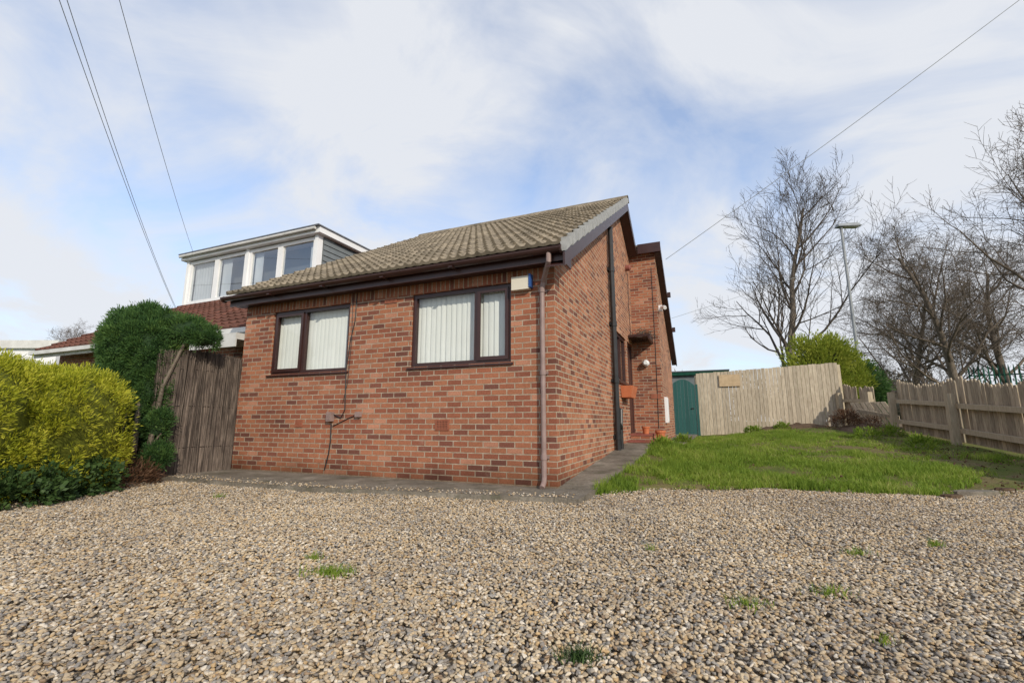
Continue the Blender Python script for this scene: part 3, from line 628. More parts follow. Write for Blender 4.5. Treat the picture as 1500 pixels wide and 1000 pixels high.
for i,(a,b) in enumerate(seg):
    w=MB(); z0,z1=4.05,DZ1-.03; f=.085
    w.box(a,b,3.30,3.40,z0,z0+f); w.box(a,b,3.30,3.40,z1-f,z1); w.box(a,a+f,3.30,3.40,z0+f,z1-f); w.box(b-f,b,3.30,3.40,z0+f,z1-f)
    w.build('window',M['white'],dorm,OFF)
    gb=MB(); gb.face([(a+f-.01,3.345,z0+f-.01),(b-f+.01,3.345,z0+f-.01),(b-f+.01,3.345,z1-f+.01),(a+f-.01,3.345,z1-f+.01)])
    gb.build('pane',M['glass2'],dorm,OFF)
    cu=MB(); n=24; fr=(.75,.35,.3,.2)[i]; st0=(0,0,0,.8)[i]
    for q in range(n):
        x0=a+f+(b-a-2*f)*(st0+fr*q/n); x1=a+f+(b-a-2*f)*(st0+fr*(q+1)/n)
        cu.face([(x0,3.44+.012*math.sin(q*1.6),z0),(x1,3.44+.012*math.sin((q+1)*1.6),z0),(x1,3.44+.012*math.sin((q+1)*1.6),z1),(x0,3.44+.012*math.sin(q*1.6),z1)])
    cu.build('curtain',M['curtain'],dorm,OFF)
w=MB(); w.box(-6.3,-5.2,.0,.6,2.02,2.12); w.box(-6.3,-5.2,.0,.02,1.9,2.02); w.build('porch_roof',M['dirtywhite'],nb,OFF)
# ---------------------------------------------------------------- foliage
def leaves(blobs,n,Ln,Wd,clumps=300,cr=.12,up=.35,seed=0,sh=.10,zcap=None,sq=1.0):
    rs=np.random.RandomState(seed); vol=np.array([b[1][0]*b[1][1]+b[1][1]*b[1][2] for b in blobs]); vol=vol/vol.sum()
    cc=[]; cd=[]
    B=[(np.array(b[0]),np.array(b[1])) for b in blobs]
    tr=0
    while len(cc)<clumps and tr<clumps*12:
        tr+=1
        bi=rs.choice(len(B),p=vol); b=B[bi]; d=rs.normal(size=3); d/=np.linalg.norm(d)
        if d[2]<-.75: d[2]*=-1
        ds=np.sign(d)*np.abs(d)**sq
        c=b[0]+b[1]*ds*rs.uniform(1-sh*1.6,1+sh*.8)
        if any(j!=bi and (((c-q[0])/q[1])**2).sum()<.66 for j,q in enumerate(B)): continue
        if zcap and c[2]>zcap: c[2]=zcap+rs.uniform(-.06,.05)
        cc.append(c); cd.append(d)
    clumps=len(cc)
    cc=np.array(cc); cd=np.array(cd); crs=rs.uniform(.6,1.5,clumps)*cr
    idx=rs.randint(0,clumps,n); o=rs.normal(size=(n,3)); o/=np.linalg.norm(o,axis=1)[:,None]
    base=cc[idx]+o*(crs[idx]*rs.uniform(.1,1,n)**.6)[:,None]*np.array([1,1,1.25])
    dr=cd[idx]*.8+o*.9+np.array([0,0,up])+rs.normal(size=(n,3))*.35; dr/=np.linalg.norm(dr,axis=1)[:,None]
    sd=np.cross(dr,rs.normal(size=(n,3))); sd/=np.linalg.norm(sd,axis=1)[:,None]
    l_=rs.uniform(.6,1.3,n)[:,None]*Ln; w_=rs.uniform(.6,1.3,n)[:,None]*Wd
    v=np.empty((n,4,3)); v[:,0]=base; v[:,1]=base+dr*l_*.5+sd*w_*.5; v[:,2]=base+dr*l_; v[:,3]=base+dr*l_*.5-sd*w_*.5
    v[:,:,2]=np.maximum(v[:,:,2],.01)
    mb=MB(); mb.v=v.reshape(-1,3).tolist(); i=np.arange(n)*4; mb.f=np.c_[i,i+1,i+2,i+3].tolist(); mb.m=[0]*n
    return mb
def core(blobs,k=.78,mb=None,m=0,zmin=0.0,sq=1.0,zcap=None):
    mb=mb or MB(); pw=lambda v:math.copysign(abs(v)**sq,v)
    for c,r in blobs:
        b=len(mb.v); n=18; mrow=11
        for j in range(mrow+1):
            ph=math.pi*j/mrow
            for i in range(n):
                a=2*math.pi*i/n; q=1+.15*mnoise.noise((math.cos(a)*1.5+c[0],math.sin(a)*1.5+c[1],ph*1.5))
                z=c[2]+r[2]*k*q*pw(math.cos(ph))
                if zcap: z=min(z,zcap-.07)
                mb.v.append((c[0]+r[0]*k*q*pw(math.sin(ph)*math.cos(a)),c[1]+r[1]*k*q*pw(math.sin(ph)*math.sin(a)),max(zmin,z)))
        for j in range(mrow):
            for i in range(n):
                p0=b+j*n+i; p1=b+j*n+(i+1)%n; mb.f.append((p0,p1,p1+n,p0+n)); mb.m.append(m)
    return mb
def plant(name,label,cat,base,blobs,mat,n,Ln,Wd,clumps,cr,up=.35,seed=1,k=.78,stems=None,group=None,sh=.1,cm=None,zcap=None,sq=1.0):
    e=empty(name,base); tag(e,label,cat,group); off=base
    lv=leaves(blobs,n,Ln,Wd,clumps,cr,up,seed,sh,zcap,sq)
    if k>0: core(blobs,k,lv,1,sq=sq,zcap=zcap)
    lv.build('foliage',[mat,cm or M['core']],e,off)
    if stems:
        for st_ in stems:
            s=MB(); s.tube(st_[0],st_[1],6); s.build('trunk' if len(stems)==1 else 'stem',M['bark'],e,off)
    return e
hb_=[((-4.93,3.8,.66),(.60,.75,.68)),((-4.90,4.80,.62),(.64,.66,.66)),((-5.9,4.2,.68),(.75,.9,.68)),((-6.5,5.0,.70),(.75,.75,.68)),((-5.3,3.0,.68),(.75,.7,.68)),((-6.4,3.2,.7),(.8,.8,.68)),((-5.6,5.1,.66),(.7,.6,.66))]
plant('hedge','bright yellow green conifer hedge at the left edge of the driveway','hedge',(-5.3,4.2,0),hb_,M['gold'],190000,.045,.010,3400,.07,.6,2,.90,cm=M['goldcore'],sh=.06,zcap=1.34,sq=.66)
cb_=[((-5.08,6.1,1.78),(.40,.36,.40)),((-5.10,6.1,1.20),(.38,.34,.55)),((-4.98,6.0,.70),(.30,.26,.50)),((-4.82,6.05,1.62),(.28,.28,.46)),((-4.72,6.0,1.1),(.20,.2,.40)),((-4.47,6.15,1.96),(.28,.2,.17)),((-4.22,6.15,1.88),(.17,.15,.12)),((-4.44,5.85,.33),(.13,.13,.13)),((-4.50,5.88,.70),(.11,.11,.16)),
     ((-5.3,6.1,2.10),(.17,.13,.13)),((-5.02,6.1,2.17),(.18,.14,.12)),((-4.75,6.1,2.12),(.16,.12,.10)),((-5.40,6.1,1.80),(.14,.15,.25))]
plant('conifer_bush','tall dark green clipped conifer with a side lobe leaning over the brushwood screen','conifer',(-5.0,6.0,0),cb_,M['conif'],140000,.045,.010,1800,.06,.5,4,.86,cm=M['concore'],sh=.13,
  stems=[([(-4.75,5.85,0),(-4.70,5.80,.5),(-4.75,5.85,1.0),(-4.8,6.0,1.5)],[.045,.036,.03,.02]),([(-4.6,5.85,0),(-4.52,5.82,.5),(-4.52,5.9,1.2),(-4.45,6.1,1.8)],[.035,.03,.025,.02]),([(-4.66,5.88,0),(-4.60,5.85,.35),(-4.42,5.85,.6)],[.02,.015,.01]),([(-4.82,5.78,0),(-4.80,5.72,.45),(-4.86,5.8,.9)],[.025,.02,.012])])
ib=[((-4.45,4.1,.12),(.35,.6,.2)),((-4.5,4.8,.12),(.3,.5,.2)),((-4.5,3.6,.12),(.3,.4,.2))]
iv=leaves(ib,9000,.05,.035,160,.09,.3,7); tag(iv.build('ivy',M['ivy']),'dark green ivy creeping along the foot of the yellow hedge','ivy',kind='stuff')
plant('dead_shrub','withered brown shrub between the yellow hedge and the conifer trunk','shrub',(-4.65,5.4,0),[((-4.6,5.5,.08),(.40,.38,.13)),((-4.8,5.8,.2),(.25,.25,.2))],M['dead'],6500,.05,.009,140,.09,.4,9,0,stems=[([(-4.65,5.4,0),(-4.6,5.35,.3)],[.01,.005]),([(-4.7,5.5,0),(-4.8,5.5,.35)],[.01,.005])])
# ---------------------------------------------------------------- brushwood screen
bs=MB()
for k in range(1150):
    t=R.random(); ly=-1.12*t+.0; lx=-5.03+R.uniform(-.03,.03); tz=1.66+.06*math.sin(t*3)+R.uniform(-.06,.04)-.03*t
    a=W(lx,ly,0.0); b=W(lx+R.uniform(-.03,.03),ly+R.uniform(-.05,.05),tz); c=a.lerp(b,.5)+Vector((R.uniform(-.012,.012),R.uniform(-.012,.012),0))
    bs.tube([a,c,b],[.006,.0055,.0035],4,cap=False)
a0,a1=W(-5.04,0.0,0),W(-5.04,-1.11,0)
bs.face([a0,a1,a1+Vector((0,0,1.55)),a0+Vector((0,0,1.6))])
for z in (.4,.95,1.45): bs.tube([W(-5.0,.0,z),W(-4.995,-.6,z+.01),W(-5.0,-1.1,z)],.004,4)
bo=bs.build('brushwood_screen',M['twigs']); tag(bo,'brown brushwood screen of upright twigs joining the left corner of the bungalow','screen fence')
# ---------------------------------------------------------------- fences
def boards(mb,P0,P1,top0,top1,bw=.11,gap=.004,th=.018,jag=.012,style='flat',base=-.03,skip=0,sag=0):
    P0=Vector(P0); P1=Vector(P1); d=P1-P0; n=max(1,int(d.length/(bw+gap))); d.normalize(); nn=Vector((-d.y,d.x,0))
    for i in range(n):
        if skip and R.random()<skip: continue
        s0=i*(bw+gap); a=P0+d*s0; b=P0+d*(s0+bw-R.uniform(0,.004)); t=(i+.5)/n
        top=top0+(top1-top0)*t+R.uniform(-jag,jag)-sag*math.sin(math.pi*t); zb=hgt(a.x,a.y)+base
        ln=d*R.uniform(-.012,.012)*(0 if style=='flat' else 1)
        if style=='flat':
            mb.hexa([(a.x,a.y,zb),(b.x,b.y,zb),(b.x+nn.x*th,b.y+nn.y*th,zb),(a.x+nn.x*th,a.y+nn.y*th,zb)]+[(q.x+ln.x,q.y+ln.y,top) for q in (a,b,b+nn*th,a+nn*th)])
        else:
            m_=(a+b)/2; sh=top-.05
            mb.hexa([(q.x,q.y,zb) for q in (a,b,b+nn*th,a+nn*th)]+[(q.x+ln.x,q.y+ln.y,sh) for q in (a,b,b+nn*th,a+nn*th)])
            ia,ib=a.lerp(m_,.5),b.lerp(m_,.5)
            mb.hexa([(q.x+ln.x,q.y+ln.y,sh+.0005) for q in (a,b,b+nn*th,a+nn*th)]+[(q.x+ln.x,q.y+ln.y,top) for q in (ia,ib,ib+nn*th,ia+nn*th)])
BF0,BF1=W(1.22,11.45),W(5.15,11.45)
bf=empty('tall_fence',BF0); tag(bf,'tall pale close boarded wooden fence across the back of the side plot','fence')
O=tuple(bf.location)
mb=MB(); boards(mb,BF0,BF1,2.30,2.48,.10,.006,.02,.010); mb.build('board_panel',M['fence'],bf,O)
for t in (0,.33,.66,1.0):
    q=BF0.lerp(BF1,t)+Vector((UY[0]*.08,UY[1]*.08,0)); mb=MB(); mb.box(q.x-.05,q.x+.05,q.y-.05,q.y+.05,hgt(q.x,q.y)-.1,2.24+.18*t); mb.build('post',M['post'],bf,O)
pa=MB(); (xa,za),(xb,zb)=front(1054,566,11.42),front(1083,548,11.42); pa.box(xa,xb,11.395,11.425,za,zb)
pa.build('patch_board',M['ply'],bf,xf=lambda x,y,z:W(x,y,z)-Vector(O))
def low_fence(name,label,lp0,lp1,bays,h0,h1,skip=0,bw=.10,post=True,sag=.14):
    e=empty(name,W(*lp0)); tag(e,label,'fence'); O=tuple(e.location)
    for i in range(bays):
        q0=W(lp0[0]+(lp1[0]-lp0[0])*i/bays,lp0[1]+(lp1[1]-lp0[1])*i/bays); q1=W(lp0[0]+(lp1[0]-lp0[0])*(i+1)/bays,lp0[1]+(lp1[1]-lp0[1])*(i+1)/bays)
        g0,g1=hgt(q0.x,q0.y),hgt(q1.x,q1.y)
        mb=MB(); boards(mb,q0,q1,g0+h0+R.uniform(-.03,.03),g1+h1+R.uniform(-.03,.03),bw,.008,.02,.035,'p',.06,skip,sag); mb.build('picket_panel',M['fence2'],e,O)
        d=(q1-q0).normalized(); nn=Vector((-d.y,d.x,0))
        if nn.x>0: nn=-nn
        for hh in (.30,.78):
            mb=MB(); a=q0+nn*.06; b=q1+nn*.06; a.z=g0+hh+R.uniform(-.03,.03); b.z=g1+hh+R.uniform(-.03,.03); mb.beam(a,b,.07,.09); mb.build('rail',M['post'],e,O)
        if post:
            for kk,q in ((0,q0),(1,q1)):
                if kk==1 and i<bays-1: continue
                c=q+nn*.15; g=hgt(q.x,q.y); mb=MB(); mb.beam(c+Vector((0,0,g-.1)),c+Vector((.01,0,g+1.0)),.12,.12,up=(d.x,d.y,0)); mb.build('post',M['post'],e,O)
    return e
low_fence('low_fence','weathered low picket fence with pointed tops running along the right boundary',(5.87,9.45),(6.12,1.2),3,1.36,1.28,.0)
low_fence('low_fence','short broken end of the picket fence meeting the tall back fence',(5.2,11.42),(5.62,10.3),1,1.28,1.12,.08,sag=.05)
bp=MB(); e=W(5.72,9.95)
O=Vector((e.x,e.y,hgt(e.x,e.y)))
for i in range(7):
    x=-.42+i*.12; bp.hexa([(x,-.1,.0+.02*i),(x+.1,-.1,.0+.02*i),(x+.1,-.08,0+.02*i),(x,-.08,.02*i),(x-.38,.05,.75),(x-.28,.05,.75),(x-.28,.07,.75),(x-.38,.07,.75)])
bp.beam((-.55,-.12,.55),(.35,-.14,.35),.03,.08); bp.beam((-.42,-.12,.2),(.45,-.14,.08),.03,.08)
o=bp.build('fallen_fence_panel',M['fence2']); o.location=O; o.rotation_euler=(.1,0,-A-1.2+.5); tag(o,'loose picket panel leaning askew in the gap of the low fence','fence panel')
# gate
G0,G1=.40,1.16; ge=empty('garden_gate',W(G0,11.3,0),RZ); gh=hgt(*W(.8,11.3)[:2])
tag(ge,'teal green wooden side gate with arched top between house and tall fence','gate')
mb=MB(); n=7
def top(x): u=(x/(G1-G0)-.5)*2; return 2.12-.22*u*u
for i in range(n):
    x0=(G1-G0)*i/n; x1=(G1-G0)*(i+1)/n-.006
    mb.hexa([(x0,0,gh),(x1,0,gh),(x1,.03,gh),(x0,.03,gh),(x0,0,top(x0)),(x1,0,top(x1)),(x1,.03,top(x1)),(x0,.03,top(x0))])
mb.build('board_panel',M['teal'],ge)
for x in (-.09,G1-G0+.01):
    mb=MB(); mb.box(x,x+.075,-.02,.06,gh-.1,1.94); mb.build('post',M['teal'],ge)
mb=MB(); mb.box(.62,.70,-.03,-.0,1.15,1.18); mb.build('latch',M['black'],ge)
# outbuilding behind
x0,z0=front(978,543,17); x1,z1=front(1062,541,17); z0-=.06
ob=empty('outbuilding',W(x0,17,0),RZ); tag(ob,'flat roofed outbuilding with green fascia seen above the tall fence','outbuilding')
mb=MB(); mb.box(0,x1-x0,.1,4,0,z0-.15); mb.build('wall',M['clad'],ob)
mb=MB(); mb.box(-.2,x1-x0+.15,-.05,4.2,z0-.17,z0-.02); mb.build('fascia',M['greenpaint'],ob)
mb=MB(); mb.box(-.22,x1-x0+.17,-.08,4.25,z0-.02,z0+.02); mb.build('roof',M['lead'],ob)
# palisade fence
pe_=at_y(1422,560,19); pf=Vector((pe_.x+7,13.8,0)); pe=Vector((pe_.x,19,0))
e=empty('palisade_fence',pe+Vector((0,0,.5))); tag(e,'dark green metal palisade fence with pointed pales beyond the low fence','fence'); O=tuple(e.location)
mb=MB(); n=60; d=(pf-pe)
for i in range(n):
    q=pe+d*(i/n); mb.box(q.x-.032,q.x+.032,q.y,q.y+.01,.5,2.85); mb.hexa([(q.x-.032,q.y,2.85),(q.x+.032,q.y,2.85),(q.x+.032,q.y+.01,2.85),(q.x-.032,q.y+.01,2.85),(q.x-.004,q.y,3.03),(q.x+.004,q.y,3.03),(q.x+.004,q.y+.01,3.03),(q.x-.004,q.y+.01,3.03)])
mb.build('pales',M['greenpaint'],e,O)
for z in (.9,2.62):
    mb=MB(); mb.beam(pe+Vector((0,.05,z)),pf+Vector((0,.05,z)),.04,.05); mb.build('rail',M['greenpaint'],e,O)
# ---------------------------------------------------------------- bush behind back fence
bb_=[((10.5,15.6,2.25),(.95,.7,1.15)),((11.35,15.8,2.1),(.85,.7,1.0)),((10.9,15.6,2.95),(.65,.5,.5))]
plant('garden_shrub','yellow green leafy shrub rising above the right end of the tall fence','shrub',(10.9,15.7,.5),bb_,M['bush'],20000,.13,.035,300,.24,1.0,12,.65,stems=[([(10.9,15.7,.5),(10.9,15.7,2)],[.06,.04])],sh=.28)
bb_=[((12.35,15.9,1.85),(.5,.5,.85)),((12.2,15.9,1.2),(.5,.5,.7))]
plant('evergreen_bush','dark green rounded evergreen at the foot of the street lamp','shrub',(12.3,15.9,.5),bb_,M['conif'],12000,.1,.035,160,.18,.3,14,.75)
pz_=W(4.9,10.2)
plant('ground_shrub','low dark red twiggy shrub on the earth by the low fence corner','shrub',(pz_.x,pz_.y,.5),[((pz_.x,pz_.y,.72),(.38,.3,.24)),((pz_.x+.5,pz_.y-.3,.62),(.3,.25,.15))],M['dead'],3500,.07,.015,70,.12,.7,19,0,stems=[([(pz_.x,pz_.y,.5),(pz_.x,pz_.y,.8)],[.01,.005])],sh=.3)
for i,(lx,ly,r_,lb_) in enumerate([(.72,3.9,.13,'small leafy plant at the lawn edge beside the soil pipe'),(1.0,5.4,.12,'small leafy plant near the red door steps'),(2.6,9.4,.16,'low leafy plant on the lawn in front of the tall fence centre'),(4.6,7.4,.2,'leafy weed clump on the bare earth near the low fence'),(4.9,5.6,.2,'broad leafy weed clump at the right side of the lawn'),(3.4,10.3,.15,'small green plant on the earth ridge below the tall fence'),(5.3,8.4,.2,'leafy weed clump at the foot of the low fence middle post')]):
    q=W(lx,ly); z=hgt(q.x,q.y); lv=leaves([((q.x,q.y,z+.06),(r_,r_,r_*.6))],600,.07,.022,20,.07,.9,40+i)
    lv.v=[(a,b,max(c,z)) for a,b,c in lv.v]
    o=lv.build('leafy_plant',M['grass'],off=(q.x,q.y,z)); o.location=(q.x,q.y,z); tag(o,lb_,'plant')
# ---------------------------------------------------------------- street lamp
lp=at_y(1262,560,17); lb=Vector((lp.x,17,.5))
e=empty('street_lamp',lb); tag(e,'slim grey street lamp with flat head rising behind the fence corner','street lamp')
th_=at_y(1232,333,17).z-.5
mb=MB(); mb.tube([(0,0,0),(0,0,1.4)],.085,12); mb.tube([(0,0,1.4),(0,0,1.5),(0,0,th_)],[.085,.06,.045],12); mb.build('pole',M['metal'],e)
mb=MB(); mb.hexa([(-.18,-.14,th_+.0),(.72,-.17,th_+.03),(.72,.17,th_+.03),(-.18,.14,th_+.0),(-.14,-.06,th_+.13),(.60,-.10,th_+.17),(.60,.10,th_+.17),(-.14,.06,th_+.13)]); mb.tube([(0,0,th_-.08),(0,0,th_+.02)],.06,10)
hd=mb.build('lamp_head',M['metal'],e)
mb=MB(); mb.box(.08,.62,-.12,.12,th_-.005,th_+.012); mb.build('lens',M['dirtywhite'],hd)
# ---------------------------------------------------------------- bare trees
def make_tree(seed,H,counts,spread=.9,r0=.2,clear=.22,minr=.008,lean=0,upb=.25,len1=.42,trunkf=.86):
    rr=random.Random(seed); tr=MB(); cr=MB()
    def grow(p,d,ln,r,lv):
        ns=[8,6,5,4,3][lv]; pts=[p.copy()]; rad=[r]; dd=d.copy(); q=p.copy()
        for i in range(ns):
            dd=(dd+Vector((rr.gauss(0,1),rr.gauss(0,1),rr.gauss(0,1)))*(.07 if lv==0 else .14)+Vector((0,0,upb*(.25 if lv else .2)))).normalized()
            q=q+dd*(ln/ns); pts.append(q.copy()); rad.append(max(minr*.6,r*(1-(i+1)/ns*(.75 if lv==0 else .8))))
        (tr if lv==0 else cr).tube(pts,rad,[8,6,4,3,3][lv],cap=False)
        if lv>=len(counts): return
        n=counts[lv]
        for k in range(n):
            t=(clear+(1-clear)*(k+rr.random())/n) if lv==0 else (.12+.88*(k+rr.random())/n)
            f=t*ns; i=min(ns-1,int(f)); pp=pts[i].lerp(pts[i+1],f-i); ax=(pts[i+1]-pts[i]).normalized()
            ph=rr.uniform(0,6.283) if lv else k*2.399+rr.uniform(-.3,.3)
            o1=ax.orthogonal().normalized(); o2=ax.cross(o1); sdv=o1*math.cos(ph)+o2*math.sin(ph)
            an=rr.uniform(.5,.95)*spread*(1.15-.45*t if lv==0 else 1)
            cd=(ax*math.cos(an)+sdv*math.sin(an)).normalized()
            if lv==0: L_=H*len1*(1.15-.75*t)*rr.uniform(.8,1.15)
            else: L_=ln*(.66-.28*t)*rr.uniform(.75,1.25)
            rc=max(minr,rad[i]*(.5 if lv==0 else .55)*(1 if lv else rr.uniform(.7,1.1)))
            grow(pp,cd,L_,rc,lv+1)
    grow(Vector((0,0,0)),Vector((lean,0,1)).normalized(),H*trunkf,r0,0)
    return tr,cr
def place_tree(X,Y,z,meshes,label,mats=('bark','twigbark'),rz=0,sc=1,group='bare winter trees beyond the fences'):
    e=empty('bare_tree',(X,Y,z),rz); e.scale=(sc,sc,sc); tag(e,label,'tree',group)
    meshes[0].build('trunk',M[mats[0]],e,smooth=True); meshes[1].build('crown',M[mats[1]],e,smooth=True)
    return e
tA=make_tree(24,12.4,[16,7,6,4],.88,.20,.16,.008,upb=.44,len1=.46)
q=at_y(1150,560,20); eA=place_tree(q.x,20,.45,tA,'broad bare winter tree standing left of the street lamp behind the tall fence',rz=.6)
tB=make_tree(5,12.6,[17,9,7,6],1.15,.25,.13,.0085,upb=.20,len1=.48,trunkf=.82)
q=at_y(1405,560,26); eB=place_tree(q.x,26,.4,tB,'wide spreading bare tree with dense twigs right of the street lamp',mats=('bark','twigpale'))
tC=make_tree(33,12.0,[14,8,7,5],1.05,.24,.2,.008,upb=.25,len1=.48)
eC=place_tree(20.8,15.6,.4,tC,'pale bare tree whose branches reach in from the top right edge',mats=('bark','twigpale'))
def cp(src,px,Y,z,sc,rz,label,group='bare winter trees beyond the fences'):
    q=at_y(px,560,Y); e=empty('bare_tree',(q.x,Y,z),rz); e.scale=(sc,sc,sc); tag(e,label,'tree',group)
    for ch in list(src.children):
        c=ch.copy(); COL.objects.link(c); c.parent=e
cp(eB,1325,32,.3,.92,1.9,'bare tree with rounded crown just right of the lamp post, farther back')
cp(eB,1485,27,.3,1.0,4.0,'bare tree with low dense crown at the right edge of the view')
cp(eA,1365,46,.2,1.0,2.2,'distant slender bare tree between the two dense crowned trees')
cp(eA,1020,75,.2,.62,.7,'small far bare tree showing above the green fascia outbuilding')
cp(eB,1270,60,.2,.70,3.0,'faint far bare tree behind the yellow green shrub')
cp(eB,140,42,0,.76,1.0,'far bare tree with fine twigs above the conifer hedge',group='bare trees far behind the houses on the left')
cp(eA,30,70,0,.75,2.0,'faint far bare tree at the left edge behind the white garage',group='bare trees far behind the houses on the left')
fb=[]
for k in range(46):
    X=28+k*2.6+R.uniform(-1,1); Y=70+R.uniform(-8,14)-k*.2; fb.append(((X,Y,3.2),(3.0,3.0,R.uniform(2.6,5.0))))
for k in range(20):
    X=-150+k*5; fb.append(((X,110,3),(5,4,R.uniform(3,5))))
fw=leaves(fb,26000,.9,.22,900,1.1,.9,22,.2); core(fb,.7,fw,0); tag(fw.build('woodland',M['far']),'far off grey brown woodland along the horizon','woodland',kind='stuff')
# ---------------------------------------------------------------- far buildings
def far_house(name,label,px0,px1,pyt,Y,wallh,wallm,roofm,flat=False,cat='house'):
    a=at_y(px0,pyt,Y); b=at_y(px1,pyt,Y); w_=b.x-a.x; top=a.z
    e=empty(name,(a.x,Y,0)); tag(e,label,cat)
    if flat:
        mb=MB(); mb.box(0,w_,0,5,0,top-.3); mb.build('wall',wallm,e); mb=MB(); mb.box(-.15,w_+.15,-.15,5.1,top-.3,top); mb.build('roof',roofm,e)
        mb=MB(); mb.box(w_*.2,w_*.8,-.04,-.005,.1,top-.6); mb.build('door',M['dirtywhite'],e)
    else:
        mb=MB(); mb.box(.2,w_-.2,.3,7,0,wallh); mb.build('wall',wallm,e)
        mb=MB(); mb.hexa([(0,0,wallh),(w_,0,wallh),(w_,7.3,wallh),(0,7.3,wallh),(0,3.4,top),(w_,3.4,top),(w_,3.9,top),(0,3.9,top)]); mb.build('roof',roofm,e)
        mb=MB(); mb.box(-.1,w_+.1,-.08,-.003,wallh-.15,wallh+.05); mb.build('fascia',M['white'],e)
        mb=MB(); mb.box(w_*.3,w_*.45,.25,.297,1,2.1); mb.build('window',M['white'],e)
        mb=MB(); mb.box(w_*.7,w_*.76,3.3,3.9,top-.2,top+.5); mb.build('chimney',M['terra'],e)
far_house('garage','white flat roofed garage above the hedge at the left edge',-60,86,499,17,2,M['white'],M['dirtywhite'],True,'garage')
far_house('distant_bungalow','small red roofed bungalow between the hedge and the tall conifer',96,190,490,24,2.9+.7,M['render_wall'],M['redtile'])
# ---------------------------------------------------------------- wires
def wire(P0,P1,sag,label,r=.009,group=None):
    P0=Vector(P0); P1=Vector(P1); mb=MB(); n=24; pts=[]
    for i in range(n+1):
        t=i/n; p_=P0.lerp(P1,t); p_.z-=sag*4*t*(1-t); pts.append(p_)
    mb.tube(pts,r,5); o=mb.build('overhead_wire',M['metal']); return tag(o,label,'wire',group)
wire(at_y(78,-25,5.0),at_y(257,452,15),.15,'left strand of the close pair of overhead wires at top left',.005)
wire(at_y(90,-25,5.0),at_y(258,451,15),.2,'right strand of the close pair of overhead wires at top left',.005)
wire(at_y(168,-25,5.0),at_y(283,370,at_y(283,370,1).y*W(DL,3.1).y),.1,'single overhead wire running down to the white dormer corner',.0045)
wy=W(.76,6.6).y
wire(at_y(1520,-20,7.5),at_y(975,380,wy),.05,'overhead wire crossing the top right sky to the bungalow gable',.007)
wire(at_y(1345,338,17),at_y(984,466,W(.76,8.2).y),.1,'faint lower overhead wire from behind the street lamp to the gable',.005)
# ---------------------------------------------------------------- weeds and slabs
def gnd(px,py,z=0.02):
    d=ray(px,py); t=(z-HC)/d.z; return Vector((d.x*t,d.y*t,z))
for i,(px,py,s_,n_,lb_) in enumerate([(482,842,.13,300,'flat bright grass tuft in the gravel left of centre'),(462,820,.06,60,'tiny grass sprig just behind the flat bright tuft'),(850,968,.07,160,'round dark weed at the bottom centre of the gravel'),(1092,890,.10,90,'thin straggling weed in the gravel right of centre'),(1212,872,.12,80,'spindly grass blades spreading over the gravel on the right'),(1371,800,.05,60,'small green weed near the slabs at the far right of the gravel'),(1300,942,.04,25,'single upright sprig at the lower right of the gravel'),(1258,812,.09,60,'sparse weed on the gravel in front of the lawn'),(955,805,.04,25,'tiny sprig in the middle of the gravel'),(322,728,.06,60,'little weed by the path end near the brushwood screen')]):
    c=gnd(px,py); P=[]
    for k in range(n_):
        a=R.uniform(0,6.28); r_=min(abs(R.gauss(0,s_*.5)),s_*.85); P.append((r_*math.cos(a)*1.3,r_*math.sin(a)*.7,0,1))
    mb=grass_mesh(P,.02,.055,.004,1.2); o=mb.build('weed',M['grass'] if i!=2 else M['ivy']); o.location=c; tag(o,lb_,'weed','weeds growing through the gravel')
for i,(px,py,w_,d_,mt,lb_) in enumerate([(1430,722,.46,.17,'conc','grey brown concrete slab lying on the lawn edge at the right'),(1395,728,.20,.10,'bed','small brown stone half sunk left of the concrete slab'),(1472,718,.2,.12,'bed','brown stone at the right end of the lawn edge slab')]):
    c=gnd(px,py,.03); mb=MB(); n=9; ring=[(w_/2*math.cos(6.283*k/n)*R.uniform(.85,1.1),d_/2*math.sin(6.283*k/n)*R.uniform(.85,1.1)) for k in range(n)]
    b0=len(mb.v); mb.v+=[(x,y,-.03) for x,y in ring]+[(x,y,.02) for x,y in ring]+[(x*.93,y*.9,.026) for x,y in ring]
    for lv in (0,1):
        for k in range(n): mb.f.append((b0+lv*n+k,b0+lv*n+(k+1)%n,b0+(lv+1)*n+(k+1)%n,b0+(lv+1)*n+k)); mb.m.append(0)
    mb.f.append(tuple(b0+2*n+k for k in range(n))); mb.m.append(0)
    o=mb.build('stone_slab',M[mt]); o.location=c; o.rotation_euler=(0,0,R.uniform(-.2,.2)); tag(o,lb_,'slab')
# ---------------------------------------------------------------- world, sun, camera
SUN=Vector((.42,-.91,0)).normalized(); EL=math.radians(28)
w=bpy.data.worlds.new('World'); scene.world=w; w.use_nodes=True; nt=w.node_tree; nt.nodes.clear()
out=N(nt,'ShaderNodeOutputWorld'); bg=N(nt,'ShaderNodeBackground'); bg.inputs[1].default_value=.1; nt.links.new(bg.outputs[0],out.inputs[0])
sky=N(nt,'ShaderNodeTexSky'); sky.sky_type='NISHITA'; sky.sun_disc=False; sky.sun_elevation=EL; sky.sun_rotation=math.atan2(SUN.x,SUN.y); sky.air_density=1; sky.dust_density=.6; sky.ozone_density=2
tc=N(nt,'ShaderNodeTexCoord'); s=N(nt,'ShaderNodeSeparateXYZ'); nt.links.new(tc.outputs['Generated'],s.inputs[0])
zz=math_(nt,'ADD',math_(nt,'MAXIMUM',s.outputs[2],0),.55)
cb=N(nt,'ShaderNodeCombineXYZ'); nt.links.new(math_(nt,'DIVIDE',s.outputs[0],zz),cb.inputs[0]); nt.links.new(math_(nt,'DIVIDE',s.outputs[1],zz),cb.inputs[1])
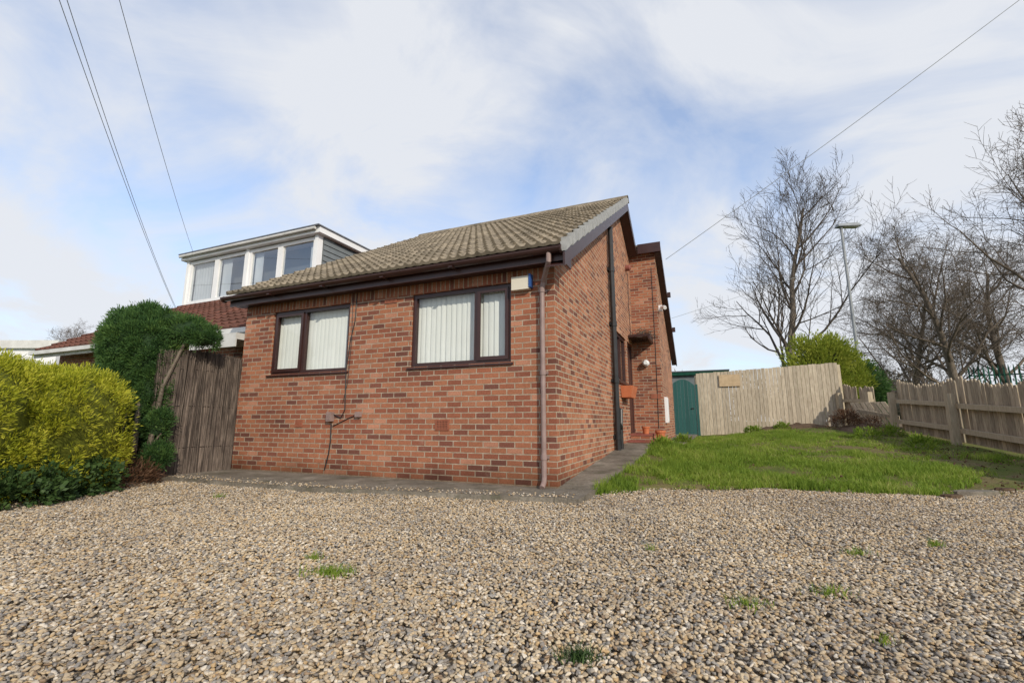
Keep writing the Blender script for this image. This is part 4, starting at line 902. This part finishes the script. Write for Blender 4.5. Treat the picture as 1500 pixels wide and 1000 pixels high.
v1=mapping(nt,cb.outputs[0],(1.0,1.25,1),(0,0,.6)); n1=noise_(nt,v1,2.6,12,.6,.9)
v2=mapping(nt,cb.outputs[0],(1.1,1.0,1),(0,0,-.3),(3.1,1.2,0)); n2=noise_(nt,v2,1.5,5,.5,.5)
f=math_(nt,'ADD',math_(nt,'MULTIPLY',n1,.5),math_(nt,'MULTIPLY',n2,.6))
r=ramp(nt,[(.40,(.30,.30,.30)),(.51,(.60,.60,.60)),(.62,(.97,.97,.97))]); nt.links.new(f,r.inputs[0])
hz=ramp(nt,[(0,(1,1,1)),(.30,(0,0,0))]); nt.links.new(s.outputs[2],hz.inputs[0])
# vapour trail: a thin band along a great circle low in the north west
da,db=ray(5,308).normalized(),ray(50,392).normalized(); gn=da.cross(db).normalized(); mid_=(da+db).normalized()
def dotn(v):
    d_=N(nt,'ShaderNodeVectorMath',operation='DOT_PRODUCT'); nt.links.new(tc.outputs['Generated'],d_.inputs[0]); d_.inputs[1].default_value=tuple(v); return d_.outputs['Value']
tw=math_(nt,'ADD',math_(nt,'ABSOLUTE',math_(nt,'ADD',dotn(gn),math_(nt,'MULTIPLY_ADD',n1,.008,-.004))),0.0)
t1=N(nt,'ShaderNodeMapRange'); t1.inputs['From Min'].default_value=.0005; t1.inputs['From Max'].default_value=.0035; t1.inputs['To Min'].default_value=1; t1.inputs['To Max'].default_value=0; nt.links.new(tw,t1.inputs['Value'])
t2=N(nt,'ShaderNodeMapRange'); ca=math.cos(da.angle(mid_)); t2.inputs['From Min'].default_value=ca-.0002; t2.inputs['From Max'].default_value=ca+(1-ca)*.7; t2.inputs['To Min'].default_value=0; t2.inputs['To Max'].default_value=.55; nt.links.new(dotn(mid_),t2.inputs['Value'])
trail=math_(nt,'MULTIPLY',t1.outputs[0],t2.outputs[0])
fac=math_(nt,'MINIMUM',math_(nt,'ADD',math_(nt,'ADD',r.outputs[0],trail),math_(nt,'MULTIPLY',hz.outputs[0],.5)),.98)
skc=mixc(nt,sky.outputs[0],(1.9,2.25,2.55),1,'MULTIPLY')
c=mixc(nt,skc,(8.0,8.25,8.75),fac); nt.links.new(c,bg.inputs[0])
sl=bpy.data.lights.new('sun','SUN'); sl.energy=3.4; sl.angle=math.radians(.6); sl.color=(1,.90,.75); so=bpy.data.objects.new('sun',sl); COL.objects.link(so)
dv=Vector((SUN.x*math.cos(EL),SUN.y*math.cos(EL),math.sin(EL))); so.rotation_euler=dv.to_track_quat('Z','Y').to_euler()
cam=bpy.data.cameras.new('camera'); co=bpy.data.objects.new('camera',cam); COL.objects.link(co); co.location=(0,0,HC); co.rotation_euler=(math.pi/2+TH,0,0)
cam.sensor_width=36; cam.lens=F/1500*36; cam.clip_end=3000; cam.clip_start=.05; scene.camera=co
scene.view_settings.view_transform='Standard'; scene.view_settings.look='None'; scene.view_settings.exposure=0
print('PEBBLES',len(pts))
